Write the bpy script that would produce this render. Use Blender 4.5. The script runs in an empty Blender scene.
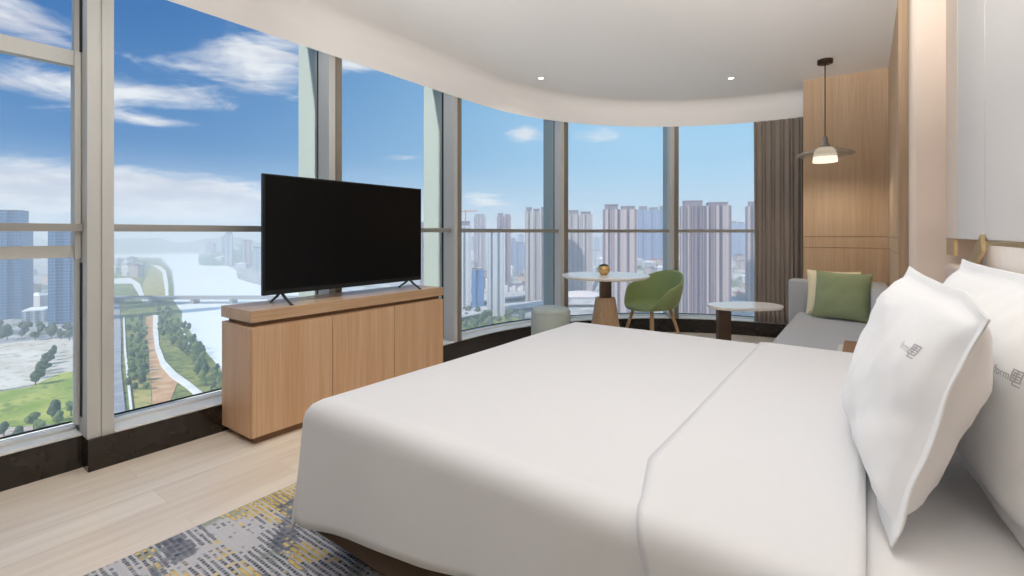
import bpy, bmesh, math, random
from mathutils import Vector, Matrix, noise
from mathutils.bvhtree import BVHTree
PI = math.pi
scene = bpy.context.scene
COL = scene.collection
random.seed(7)

# ------------------------------------------------------------------ colour
def lin(c):
    c = c / 255.0
    return c / 12.92 if c <= 0.04045 else ((c + 0.055) / 1.055) ** 2.4
def C(r, g, b):
    return (lin(r), lin(g), lin(b), 1.0)

# ------------------------------------------------------------------ camera
CAMZ, YAW, F = 1.12, math.radians(36.1), 485.0
HOR = 233.5
cam_d = bpy.data.cameras.new('camera')
cam_d.sensor_width = 36.0
cam_d.lens = F / 1024 * 36
cam_d.shift_y = -(288 - HOR) / 1024
cam_d.clip_start = 0.05
cam_d.clip_end = 30000
cam = bpy.data.objects.new('camera', cam_d)
cam.location = (0, 0, CAMZ)
cam.rotation_euler = (PI / 2, 0, YAW)
COL.objects.link(cam)
scene.camera = cam
SY, CY = math.sin(YAW), math.cos(YAW)
def far_point(px, d):
    """plan position of something seen in the direction px, d metres along the view axis"""
    x = (px - 512) / F * d
    return (x * CY - d * SY, x * SY + d * CY)

# ------------------------------------------------------------------ mesh builder
class MB:
    def __init__(self):
        self.bm = bmesh.new()
    def box(self, x0, x1, y0, y1, z0, z1, bev=0.0, seg=2, mi=0, M=None):
        r = bmesh.ops.create_cube(self.bm, size=1.0)
        vs = r['verts']
        for v in vs:
            v.co = Vector(((x0 + x1) / 2 + v.co.x * (x1 - x0), (y0 + y1) / 2 + v.co.y * (y1 - y0), (z0 + z1) / 2 + v.co.z * (z1 - z0)))
        fs = set(f for v in vs for f in v.link_faces)
        for f in fs: f.material_index = mi
        if bev > 0:
            es = list(set(e for v in vs for e in v.link_edges))
            r2 = bmesh.ops.bevel(self.bm, geom=es, offset=bev, segments=seg, profile=0.5, affect='EDGES')
            vs = list(set(v for f in r2['faces'] for v in f.verts) | set(v for v in vs if v.is_valid))
        if M is not None:
            for v in vs: v.co = M @ v.co
        return self
    def prism(self, pts, z0, z1, mi=0):
        bm = self.bm
        lo = [bm.verts.new((x, y, z0)) for x, y in pts]
        hi = [bm.verts.new((x, y, z1)) for x, y in pts]
        n = len(pts)
        fs = [bm.faces.new(list(reversed(lo))), bm.faces.new(hi)]
        for i in range(n):
            fs.append(bm.faces.new((lo[i], lo[(i + 1) % n], hi[(i + 1) % n], hi[i])))
        for f in fs: f.material_index = mi
        return self
    def sweep(self, rings, closed=True, caps=True, mi=0):
        """rings: list of equal-length vertex loops"""
        bm = self.bm
        R = [[bm.verts.new(p) for p in r] for r in rings]
        n = len(R[0])
        for a, b in zip(R[:-1], R[1:]):
            for i in range(n if closed else n - 1):
                f = bm.faces.new((a[i], a[(i + 1) % n], b[(i + 1) % n], b[i])); f.material_index = mi
        if caps and closed:
            bm.faces.new(list(reversed(R[0]))).material_index = mi
            bm.faces.new(R[-1]).material_index = mi
        return self
    def lathe(self, prof, seg=40, center=(0, 0, 0), mi=0):
        """prof: (r, z) list"""
        bm = self.bm
        cx, cy, cz = center
        prev = None
        for r, z in prof:
            if r < 1e-6:
                cur = [bm.verts.new((cx, cy, cz + z))]
            else:
                cur = [bm.verts.new((cx + r * math.cos(2 * PI * i / seg), cy + r * math.sin(2 * PI * i / seg), cz + z)) for i in range(seg)]
            if prev is not None:
                for i in range(seg):
                    j = (i + 1) % seg
                    if len(prev) == 1 and len(cur) == 1: break
                    if len(prev) == 1: f = bm.faces.new((prev[0], cur[j], cur[i]))
                    elif len(cur) == 1: f = bm.faces.new((prev[i], prev[j], cur[0]))
                    else: f = bm.faces.new((prev[i], prev[j], cur[j], cur[i]))
                    f.material_index = mi
            prev = cur
        return self
    def tube(self, pts, rad, seg=10, mi=0):
        pts = [Vector(p) for p in pts]
        rads = rad if isinstance(rad, (list, tuple)) else [rad] * len(pts)
        rings = []
        for i, p in enumerate(pts):
            t = (pts[min(i + 1, len(pts) - 1)] - pts[max(i - 1, 0)]).normalized()
            up = Vector((0, 0, 1)) if abs(t.z) < 0.95 else Vector((1, 0, 0))
            a = t.cross(up).normalized(); b = t.cross(a).normalized()
            rings.append([p + rads[i] * (math.cos(2 * PI * k / seg) * a + math.sin(2 * PI * k / seg) * b) for k in range(seg)])
        return self.sweep(rings, mi=mi)
    def grid(self, P, mi=0):
        bm = self.bm
        V = [[bm.verts.new(p) for p in row] for row in P]
        for i in range(len(V) - 1):
            for j in range(len(V[0]) - 1):
                f = bm.faces.new((V[i][j], V[i + 1][j], V[i + 1][j + 1], V[i][j + 1])); f.material_index = mi
        return self
    def build(self, name, mats, parent=None, smooth=False, loc=None, rz=0.0, angle=None):
        bmesh.ops.recalc_face_normals(self.bm, faces=self.bm.faces[:])
        me = bpy.data.meshes.new(name)
        self.bm.to_mesh(me); self.bm.free()
        for m in (mats if isinstance(mats, (list, tuple)) else [mats]): me.materials.append(m)
        if smooth or angle:
            for p in me.polygons: p.use_smooth = True
            if angle: me.set_sharp_from_angle(angle=math.radians(angle))
        o = bpy.data.objects.new(name, me)
        COL.objects.link(o)
        if parent is not None: o.parent = parent
        if loc is not None: o.location = loc
        o.rotation_euler.z = rz
        return o

def tag(o, label=None, cat=None, group=None, kind=None):
    if label: o['label'] = label
    if cat: o['category'] = cat
    if group: o['group'] = group
    if kind: o['kind'] = kind
    return o
def thing(name, label, cat, loc=(0, 0, 0), rz=0.0, group=None):
    o = bpy.data.objects.new(name, None)
    o.empty_display_size = 0.1
    COL.objects.link(o)
    o.location = loc; o.rotation_euler.z = rz
    return tag(o, label, cat, group)
def structure(o):
    o['kind'] = 'structure'
    return o
CHILD = {}
def dup(o, loc, rz=0.0, sc=None, label=None, group=None):
    c = o.copy(); COL.objects.link(c)
    c.location = loc; c.rotation_euler.z = rz
    if sc is not None: c.scale = sc
    if label: c['label'] = label
    if group: c['group'] = group
    for ch in list(o.children):
        k = ch.copy(); COL.objects.link(k); k.parent = c
        for g in list(ch.children):
            q = g.copy(); COL.objects.link(q); q.parent = k
    return c

# ------------------------------------------------------------------ material helpers
class E:
    """a tiny expression builder over math nodes"""
    nt = None
    def __init__(self, s): self.s = s
    @staticmethod
    def m(op, *a):
        n = E.nt.nodes.new('ShaderNodeMath'); n.operation = op
        for i, v in enumerate(a):
            if isinstance(v, E): E.nt.links.new(v.s, n.inputs[i])
            else: n.inputs[i].default_value = v
        return E(n.outputs[0])
    def __add__(s, o): return E.m('ADD', s, o)
    def __radd__(s, o): return E.m('ADD', o, s)
    def __sub__(s, o): return E.m('SUBTRACT', s, o)
    def __rsub__(s, o): return E.m('SUBTRACT', o, s)
    def __mul__(s, o): return E.m('MULTIPLY', s, o)
    def __rmul__(s, o): return E.m('MULTIPLY', o, s)
    def __truediv__(s, o): return E.m('DIVIDE', s, o)
    def __rtruediv__(s, o): return E.m('DIVIDE', o, s)
def clamp01(e):
    return E.m('MINIMUM', E.m('MAXIMUM', e, 0.0), 1.0)
def smooth(e, a, b):
    n = E.nt.nodes.new('ShaderNodeMapRange'); n.interpolation_type = 'SMOOTHSTEP'
    E.nt.links.new(e.s, n.inputs[0]); n.inputs[1].default_value = a; n.inputs[2].default_value = b
    return E(n.outputs[0])
def mixc(fac, a, b):
    n = E.nt.nodes.new('ShaderNodeMix'); n.data_type = 'RGBA'
    if isinstance(fac, E): E.nt.links.new(fac.s, n.inputs[0])
    else: n.inputs[0].default_value = fac
    for k, v in ((6, a), (7, b)):
        if isinstance(v, (tuple, list)): n.inputs[k].default_value = v
        else: E.nt.links.new(v, n.inputs[k])
    return n.outputs[2]
def vec(x, y, z):
    n = E.nt.nodes.new('ShaderNodeCombineXYZ')
    for i, v in enumerate((x, y, z)):
        if isinstance(v, E): E.nt.links.new(v.s, n.inputs[i])
        else: n.inputs[i].default_value = v
    return n.outputs[0]
def noise_tex(v, scale, detail=4.0, rough=0.5, dist=0.0):
    n = E.nt.nodes.new('ShaderNodeTexNoise')
    n.inputs['Scale'].default_value = scale; n.inputs['Detail'].default_value = detail
    n.inputs['Roughness'].default_value = rough; n.inputs['Distortion'].default_value = dist
    E.nt.links.new(v, n.inputs['Vector'])
    return E(n.outputs[0])
def objc():
    n = E.nt.nodes.new('ShaderNodeTexCoord')
    s = E.nt.nodes.new('ShaderNodeSeparateXYZ')
    E.nt.links.new(n.outputs['Object'], s.inputs[0])
    return n.outputs['Object'], E(s.outputs[0]), E(s.outputs[1]), E(s.outputs[2])
def worldc():
    n = E.nt.nodes.new('ShaderNodeNewGeometry')
    s = E.nt.nodes.new('ShaderNodeSeparateXYZ')
    E.nt.links.new(n.outputs['Position'], s.inputs[0])
    return n.outputs['Position'], E(s.outputs[0]), E(s.outputs[1]), E(s.outputs[2])
def bump(e, strength, dist=0.01):
    n = E.nt.nodes.new('ShaderNodeBump')
    n.inputs['Strength'].default_value = strength; n.inputs['Distance'].default_value = dist
    E.nt.links.new(e.s, n.inputs['Height'])
    return n.outputs[0]
def new_mat(name):
    m = bpy.data.materials.new(name); m.use_nodes = True
    nt = m.node_tree; E.nt = nt
    b = nt.nodes['Principled BSDF']
    return m, nt, b
def setcol(nt, b, c):
    if isinstance(c, (tuple, list)): b.inputs['Base Color'].default_value = c
    else: nt.links.new(c, b.inputs['Base Color'])
def plain(name, col, rough=0.6, metal=0.0, var=0.06, scale=8.0, bmp=0.0, bscale=60.0, spec=0.5):
    """a surface with a little mottling and optional grain"""
    m, nt, b = new_mat(name)
    v, x, y, z = objc()
    n = noise_tex(v, scale, 3)
    k = tuple(min(1, q * (1 + var)) for q in col[:3]) + (1,)
    d = tuple(q * (1 - var) for q in col[:3]) + (1,)
    setcol(nt, b, mixc(n, d, k))
    b.inputs['Roughness'].default_value = rough
    b.inputs['Metallic'].default_value = metal
    b.inputs['Specular IOR Level'].default_value = spec
    if bmp > 0:
        nt.links.new(bump(noise_tex(v, bscale, 3), bmp, 0.004), b.inputs['Normal'])
    return m
def fabric(name, col, var=0.1, weave=700.0, rough=0.9, bmp=0.25):
    m, nt, b = new_mat(name)
    v, x, y, z = objc()
    n = noise_tex(v, 90, 5, 0.7)
    k = tuple(min(1, q * (1 + var)) for q in col[:3]) + (1,)
    d = tuple(q * (1 - var) for q in col[:3]) + (1,)
    setcol(nt, b, mixc(n, d, k))
    b.inputs['Roughness'].default_value = rough
    b.inputs['Sheen Weight'].default_value = 0.15
    b.inputs['Specular IOR Level'].default_value = 0.2
    nt.links.new(bump(noise_tex(v, weave, 2), bmp, 0.002), b.inputs['Normal'])
    return m
def wood(name, a, c, axis='z', fine=120.0, rough=0.45, spec=0.4):
    m, nt, b = new_mat(name)
    v, x, y, z = objc()
    s = {'x': (0.02, 1, 1), 'y': (1, 0.02, 1), 'z': (1, 1, 0.02)}[axis]
    q = vec(x * s[0], y * s[1], z * s[2])
    g = noise_tex(q, fine, 4, 0.6)
    g2 = noise_tex(q, fine * 0.12, 2, 0.5)
    f = smooth(g * 0.7 + g2 * 0.45, 0.38, 0.78)
    setcol(nt, b, mixc(f, a, c))
    b.inputs['Roughness'].default_value = rough
    b.inputs['Specular IOR Level'].default_value = spec
    return m
def emit(name, col, strength):
    m = bpy.data.materials.new(name); m.use_nodes = True
    nt = m.node_tree
    nt.nodes.remove(nt.nodes['Principled BSDF'])
    e = nt.nodes.new('ShaderNodeEmission')
    e.inputs[0].default_value = col; e.inputs[1].default_value = strength
    nt.links.new(e.outputs[0], nt.nodes['Material Output'].inputs[0])
    return m
def glassy(name, tint, gloss=0.05, rough=0.0):
    m = bpy.data.materials.new(name); m.use_nodes = True
    nt = m.node_tree
    nt.nodes.remove(nt.nodes['Principled BSDF'])
    t = nt.nodes.new('ShaderNodeBsdfTransparent'); t.inputs[0].default_value = tint
    g = nt.nodes.new('ShaderNodeBsdfGlossy'); g.inputs['Roughness'].default_value = rough
    fr = nt.nodes.new('ShaderNodeFresnel'); fr.inputs[0].default_value = 1.0 + gloss * 6
    mx = nt.nodes.new('ShaderNodeMixShader')
    nt.links.new(fr.outputs[0], mx.inputs[0]); nt.links.new(t.outputs[0], mx.inputs[1]); nt.links.new(g.outputs[0], mx.inputs[2])
    nt.links.new(mx.outputs[0], nt.nodes['Material Output'].inputs[0])
    return m

# ------------------------------------------------------------------ interior materials
M = {}
M['ceiling'] = plain('ceiling paint', C(250, 247, 244), 0.9, var=0.01, scale=2, spec=0.1)
M['alu'] = plain('champagne aluminium', C(204, 204, 199), 0.5, 0.1, var=0.03, scale=3)
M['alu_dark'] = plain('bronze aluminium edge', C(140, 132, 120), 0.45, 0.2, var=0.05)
M['fin'] = plain('pale coated fin', C(162, 172, 166), 0.6, 0.0, var=0.02, scale=2)
M['gasket'] = plain('black gasket', C(28, 32, 32), 0.7)
M['sill'] = plain('pale sill metal', C(244, 245, 240), 0.5, 0.0, var=0.02, scale=3)
M['rail'] = plain('satin rail', C(168, 166, 160), 0.4, 0.5, var=0.03)
M['glass'] = glassy('window glass', (0.97, 0.985, 0.985, 1), 0.02)
M['wall'] = plain('painted wall', C(222, 216, 208), 0.9, var=0.01, scale=2, spec=0.1)
M['pillar'] = plain('warm plaster', C(234, 218, 204), 0.85, var=0.015, scale=2, spec=0.15)
M['panel'] = fabric('pale wall fabric', C(216, 212, 209), var=0.03, weave=500, bmp=0.1)
M['wall_wood'] = wood('wall veneer', C(188, 158, 126), C(206, 178, 148), 'z', 140, 0.5)
M['wall_wood_dark'] = wood('edge veneer', C(140, 106, 78), C(160, 124, 94), 'z', 140, 0.5)
M['cab_wood'] = wood('cabinet veneer', C(204, 162, 124), C(220, 184, 148), 'z', 130, 0.42)
M['cab_top'] = wood('cabinet top veneer', C(188, 152, 116), C(212, 180, 146), 'y', 110, 0.35)
M['cab_gap'] = wood('shadow gap veneer', C(120, 88, 62), C(138, 104, 76), 'y', 110, 0.6)
M['leg_wood'] = wood('light leg wood', C(188, 142, 100), C(214, 172, 130), 'z', 90, 0.45)
M['cone_wood'] = wood('pedestal wood', C(170, 140, 108), C(192, 162, 130), 'z', 70, 0.55)
M['brown_wood'] = wood('brown wood', C(120, 84, 58), C(146, 106, 76), 'x', 80, 0.4)
M['post'] = plain('brown metal post', C(104, 84, 68), 0.35, 0.6, var=0.06)
M['brass'] = plain('antique brass', C(186, 164, 122), 0.35, 0.8, var=0.1, scale=20)
M['gold'] = plain('gold vase glaze', C(214, 178, 120), 0.25, 0.7, var=0.08, scale=30)
M['moss'] = plain('moss', C(58, 62, 34), 0.95, var=0.5, scale=120, bmp=0.8, bscale=200)
M['black'] = plain('black plastic', C(16, 17, 18), 0.35)
M['bezel'] = plain('dark bezel metal', C(34, 40, 40), 0.4, 0.4)
M['tv_leg'] = plain('grey metal leg', C(74, 74, 74), 0.35, 0.8)
M['screen'] = plain('dark screen', C(5, 5, 6), 0.3, var=0.0, spec=0.2)
M['bronze'] = plain('dark bronze', C(58, 46, 38), 0.4, 0.6)
M['linen'] = fabric('white bed linen', C(223, 223, 224), var=0.012, weave=900, bmp=0.06)
M['linen_p'] = fabric('white pillow cotton', C(242, 242, 242), var=0.012, weave=900, bmp=0.06)
M['bed_base'] = fabric('brown bed base fabric', C(78, 60, 42), var=0.1)
M['thread'] = plain('grey embroidery', C(184, 182, 184), 0.8)
M['headboard'] = plain('cream leather', C(222, 206, 192), 0.55, var=0.02, bmp=0.08, bscale=300)
M['sofa'] = fabric('grey sofa weave', C(188, 190, 193), var=0.1)
M['cush_y'] = fabric('pale yellow cushion', C(246, 234, 200), var=0.1, weave=400, bmp=0.5)
M['cush_g'] = fabric('sage green cushion', C(152, 164, 126), var=0.1, weave=400, bmp=0.5)
M['chair'] = fabric('green felt', C(142, 158, 106), var=0.06, weave=500, bmp=0.15)
M['pouf'] = fabric('mint grey felt', C(184, 194, 188), var=0.05)
M['stone_top'] = plain('white stone', C(246, 243, 236), 0.22, var=0.05, scale=6)
M['night'] = plain('pale lacquer', C(206, 202, 198), 0.5)
M['lamp_cap'] = plain('grey lamp metal', C(150, 146, 140), 0.4, 0.5)
def smoked():
    m, nt, b = new_mat('smoked lamp glass')
    b.inputs['Base Color'].default_value = C(176, 168, 158)
    b.inputs['Roughness'].default_value = 0.25
    b.inputs['Alpha'].default_value = 0.45
    return m
M['lamp_glass'] = smoked()
M['opal'] = emit('lit opal glass', (1.0, 0.86, 0.66, 1), 1.3)
M['downlight'] = emit('downlight lens', (1.0, 0.95, 0.88, 1), 6.0)
M['white_trim'] = plain('white trim', C(235, 233, 230), 0.6)

def marble():
    m, nt, b = new_mat('dark brown marble')
    v, x, y, z = worldc()
    w = noise_tex(v, 1.6, 2, 0.5)
    vv = vec(x + w * 0.5, y + w * 0.4 + z * 0.8, z * 0.6 + w * 0.3)
    n1 = noise_tex(vv, 2.0, 1, 0.4)
    vein = 1.0 - smooth(E.m('ABSOLUTE', n1 - 0.5), 0.0, 0.012)
    n2 = noise_tex(vv, 7.0, 2, 0.5)
    vein2 = (1.0 - smooth(E.m('ABSOLUTE', n2 - 0.52), 0.0, 0.016)) * 0.35
    f = clamp01(E.m('MAXIMUM', vein * 0.6, vein2 * 0.4) * smooth(noise_tex(v, 3.0), 0.52, 0.72))
    base = mixc(noise_tex(v, 9.0, 5), C(22, 16, 13), C(50, 38, 30))
    setcol(nt, b, mixc(f, base, C(150, 124, 100)))
    b.inputs['Roughness'].default_value = 0.12
    return m
M['marble'] = marble()

def floor_wood():
    m, nt, b = new_mat('pale oak planks')
    v, x, y, z = worldc()
    br = nt.nodes.new('ShaderNodeTexBrick')
    br.offset = 0.37; br.squash = 1.0
    nt.links.new(vec(y, x, 0.0), br.inputs['Vector'])
    br.inputs['Color1'].default_value = (0, 0, 0, 1); br.inputs['Color2'].default_value = (1, 1, 1, 1)
    br.inputs['Mortar'].default_value = (0.5, 0.5, 0.5, 1)
    br.inputs['Scale'].default_value = 1.0; br.inputs['Mortar Size'].default_value = 0.0012
    br.inputs['Brick Width'].default_value = 1.25; br.inputs['Row Height'].default_value = 0.18
    bw = E(br.outputs['Color'])
    g = noise_tex(vec(x, y * 0.06, bw * 7.0), 22, 5, 0.6)
    g2 = noise_tex(vec(x, y * 0.1, bw * 3.0), 5, 3, 0.5)
    f = clamp01(smooth(g * 0.6 + g2 * 0.4, 0.34, 0.68) * 0.8 + bw * 0.2)
    c = mixc(f, C(226, 210, 190), C(246, 236, 220))
    c = mixc(E(br.outputs['Fac']) * 0.2, c, C(150, 126, 100))
    setcol(nt, b, c)
    b.inputs['Roughness'].default_value = 0.33
    b.inputs['Specular IOR Level'].default_value = 0.4
    return m
M['floor'] = floor_wood()

def rug_mat():
    m, nt, b = new_mat('dashed rug pile')
    v, x, y, z = worldc()
    # lines of knotted loops across the rug, their colour picked by large soft patches
    y = y + (noise_tex(v, 40, 2) - 0.5) * 0.008
    row = E.m('FLOOR', y / 0.0195)
    rnd = E.m('FRACT', E.m('SINE', row * 12.9898) * 43758.5453)
    fx = E.m('FRACT', y / 0.0195)
    u = x / 0.016 + rnd * 3.0
    fy = E.m('FRACT', u)
    cell = E.m('FLOOR', u)
    crnd = E.m('FRACT', E.m('SINE', row * 12.9898 + cell * 78.233) * 43758.5453)
    line = smooth(fx, 0.08, 0.25) * (1.0 - smooth(fx, 0.62, 0.80))
    dash = line * smooth(fy, 0.0, 0.12) * (1.0 - smooth(fy, 0.82, 1.0))
    wob = (rnd - 0.5) * 0.10 + (crnd - 0.5) * 0.10
    p1 = noise_tex(vec(x * 0.8, y * 1.1, 0.0), 3.6, 2, 0.5) + wob
    p2 = noise_tex(vec(x * 0.8 + 5.3, y * 1.1 + 2.1, 0.0), 3.9, 2, 0.5) + wob
    p3 = noise_tex(vec(x - 3.3, y + 7.7, 0.0), 3.4, 2, 0.5) + wob * 0.4
    p4 = noise_tex(vec(x * 0.7 + 9.1, y * 1.3 - 4.0, 0.0), 4.4, 2, 0.5) + wob * 0.6
    base = mixc(smooth(p3, 0.52, 0.58), C(206, 205, 208), C(164, 172, 162))
    grey = mixc(crnd, C(84, 90, 102), C(138, 142, 150))
    greyfill = mixc(crnd, C(112, 116, 128), C(150, 152, 160))
    yel = mixc(crnd, C(192, 164, 84), C(230, 208, 142))
    c = mixc(smooth(p4, 0.54, 0.58), base, greyfill)
    c = mixc(smooth(p1, 0.40, 0.44) * dash, c, grey)
    c = mixc(smooth(p2, 0.53, 0.56) * clamp01(line * 0.9 + 0.1), c, yel)
    setcol(nt, b, c)
    b.inputs['Roughness'].default_value = 0.95
    b.inputs['Specular IOR Level'].default_value = 0.1
    nt.links.new(bump(dash + noise_tex(v, 300, 2) * 0.5, 0.5, 0.004), b.inputs['Normal'])
    return m
M['rug'] = rug_mat()

# ------------------------------------------------------------------ room shell
CX, CYR, R = -0.52, 3.46, 2.42          # the window wall: straight, then a quarter circle
S0 = -2.2
L1 = CYR - S0
L2 = R * PI / 2
def W(s, off):
    """point, outward normal and tangent on the window line; s metres along it, off metres outwards"""
    if s < L1:
        return Vector((CX - R - off, S0 + s, 0)), Vector((-1, 0, 0)), Vector((0, 1, 0))
    if s < L1 + L2:
        a = PI - (s - L1) / R
        n = Vector((math.cos(a), math.sin(a), 0))
        return Vector((CX, CYR, 0)) + n * (R + off), n, Vector((-math.cos(a + PI / 2), -math.sin(a + PI / 2), 0))
    return Vector((CX + s - L1 - L2, CYR + R + off, 0)), Vector((0, 1, 0)), Vector((1, 0, 0))
SEND = L1 + L2 + 1.3
def srange(a, b, step=0.06):
    n = max(2, int((b - a) / step) + 1)
    ks = [a + (b - a) * i / n for i in range(n + 1)]
    for q in (L1, L1 + L2):
        if a < q < b: ks.append(q)
    return sorted(ks)
def strip(mb, a, b, o0, o1, z0, z1, mi=0, step=0.06):
    """a bar of rectangular section swept along the window line"""
    rings = []
    for s in srange(a, b, step):
        p, n, t = W(s, 0)
        q0 = W(s, o0)[0]; q1 = W(s, o1)[0]
        rings.append([(q0.x, q0.y, z0), (q1.x, q1.y, z0), (q1.x, q1.y, z1), (q0.x, q0.y, z1)])
    mb.sweep(rings, mi=mi)

FR = 0.13
ZC, ZS = 2.60, 2.335                       # ceiling, window soffit
YB = -2.0                                # wall behind the camera
XH = 0.345                               # headboard wall face
# floor
pts = [(W(s, 0.2)[0].x, W(s, 0.2)[0].y) for s in srange(0, SEND, 0.08)]
fl = pts + [(SEND - L1 - L2 + CX + 0.4, YB - 0.2)]
floor = structure(MB().prism([(0.9, S0)] + pts + [(0.9, CYR + R + 0.2)], -0.2, 0.0).build('floor', M['floor']))
slab = structure(MB().prism([(3.0, -6.0), (CX - R - 0.25, -6.0)] + [(W(s, 0.25)[0].x, W(s, 0.25)[0].y) for s in srange(L1, L1 + L2, 0.08)] + [(3.0, CYR + R + 0.25)], -0.5, -0.205).build('floor_slab', M['wall']))
# ceiling with its dropped curved bulkhead above the windows
ceil = structure(MB().prism([(0.9, S0)] + [(W(s, -FR + 0.001)[0].x, W(s, -FR + 0.001)[0].y) for s in srange(0, SEND, 0.08)] + [(0.9, CYR + R)], ZC, 2.95).build('ceiling', M['ceiling']))
BK = 0.0                                # bulkhead face, outwards from the sill line
mb = MB()

prof = [(BK, ZS)] + [(BK - FR * (1 - math.cos(k * PI / 16)), ZC - FR + FR * math.sin(k * PI / 16)) for k in range(9)] + [(BK - FR, 2.95), (0.36, 2.95), (0.36, ZS + 0.45), (0.012, ZS + 0.004)]
mb.sweep([[(W(s_, o_)[0].x, W(s_, o_)[0].y, z_) for o_, z_ in prof] for s_ in srange(0, SEND)])
structure(mb.build('ceiling_bulkhead', M['ceiling'], angle=30))
# building mass above and behind, so that sun and sky only come in through the windows
structure(MB().prism([(3.0, -6.0), (CX - R - 0.25, -6.0)] + [(W(s, 0.25)[0].x, W(s, 0.25)[0].y) for s in srange(L1, L1 + L2, 0.08)] + [(3.0, CYR + R + 0.25)], 2.955, 3.3).build('ceiling_slab', M['wall']))
structure(MB().box(CX - R - 0.05, 0.9, YB - 0.15, YB, 0.0, ZC).build('wall_back', plain('taupe back wall', C(160, 150, 140), 0.9, var=0.02)))
# headboard wall : structural wall behind, then fabric panels
structure(MB().box(0.50, 0.9, YB, 3.9, 0.0, ZC).build('wall_right', M['wall']))
wr = MB()
for z0, z1 in ((0, 0.985), (0.989, 1.09), (1.094, ZC)): wr.box(0.165, 0.177, 3.90, CYR + R + 0.2, z0, z1)
wr.box(0.625, 0.9, 3.90, CYR + R + 0.2, 0, ZC)
structure(wr.build('wall_right_veneer', M['wall_wood']))
# dark veneer return at the near end of the wood wall
structure(MB().box(0.168, 0.9, 3.875, 3.8995, 0, ZC).build('trim_1', M['wall_wood']))
# far wood wall beside the curtain
wf = MB()
for z0, z1 in ((0, 0.985), (0.989, 1.09), (1.094, ZC)): wf.box(-0.49, 0.1645, 5.47, 5.60, z0, z1)
structure(wf.build('wall_far', M['wall_wood']))
structure(MB().box(-0.48, 0.164, 5.601, 5.62, 0, ZC).box(0.178, 0.62, 3.905, 5.80, 0.98, 1.10).build('wall_backing', M['wall_wood_dark']))
# plaster column between wood wall and headboard
def rounded_rect(x0, x1, y0, y1, r, seg=8):
    out = []
    for cx, cy, a0 in ((x1 - r, y1 - r, 0), (x0 + r, y1 - r, 90), (x0 + r, y0 + r, 180), (x1 - r, y0 + r, 270)):
        for k in range(seg + 1):
            a = math.radians(a0 + 90 * k / seg)
            out.append((cx + r * math.cos(a), cy + r * math.sin(a)))
    return out
structure(MB().prism(rounded_rect(0.200, 0.62, 3.45, 3.62, 0.03), 0, ZC).build('wall_column', M['pillar'], angle=40))

# fabric wall panels above the bed, each a panel you could lift off
pan = thing('wall_panel', 'pale grey fabric wall panel directly above the bed, widest of the three', 'wall panel', (XH, 0, 0))
def wall_panel(root, y0, y1, mat, z0=1.095, z1=ZC - 0.002):
    MB().box(0, 0.14, y0, y1, z0, z1, 0.004).build('fabric_face', mat, root)
wall_panel(pan, YB + 0.02, 2.398, M['panel'])
tag(pan, group='fabric panels on the headboard wall')
pan2 = thing('wall_panel', 'narrower pale grey fabric wall panel between the pink column strip and the wide panel', 'wall panel', (XH, 0, 0), 0, 'fabric panels on the headboard wall')
wall_panel(pan2, 2.412, 3.040, M['panel'])
pan3 = thing('wall_panel', 'slim cream wall panel touching the pink plaster column', 'wall panel', (XH, 0, 0), 0, 'fabric panels on the headboard wall')
wall_panel(pan3, 3.052, 3.447, M['pillar'])

# ------------------------------------------------------------------ windows
MULL = [0.30 - 1.0, 1.62 - 1.0 - 0.0, 0, 0, 0, 0, 0]
MULL_S = [-0.56 - S0, 0.715 - S0, 1.985 - S0, 3.225 - S0, L1 + 1.20, L1 + 2.505, L1 + 3.78]
HW = 0.05
ZUP = 0.16
marb = MB()
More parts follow.
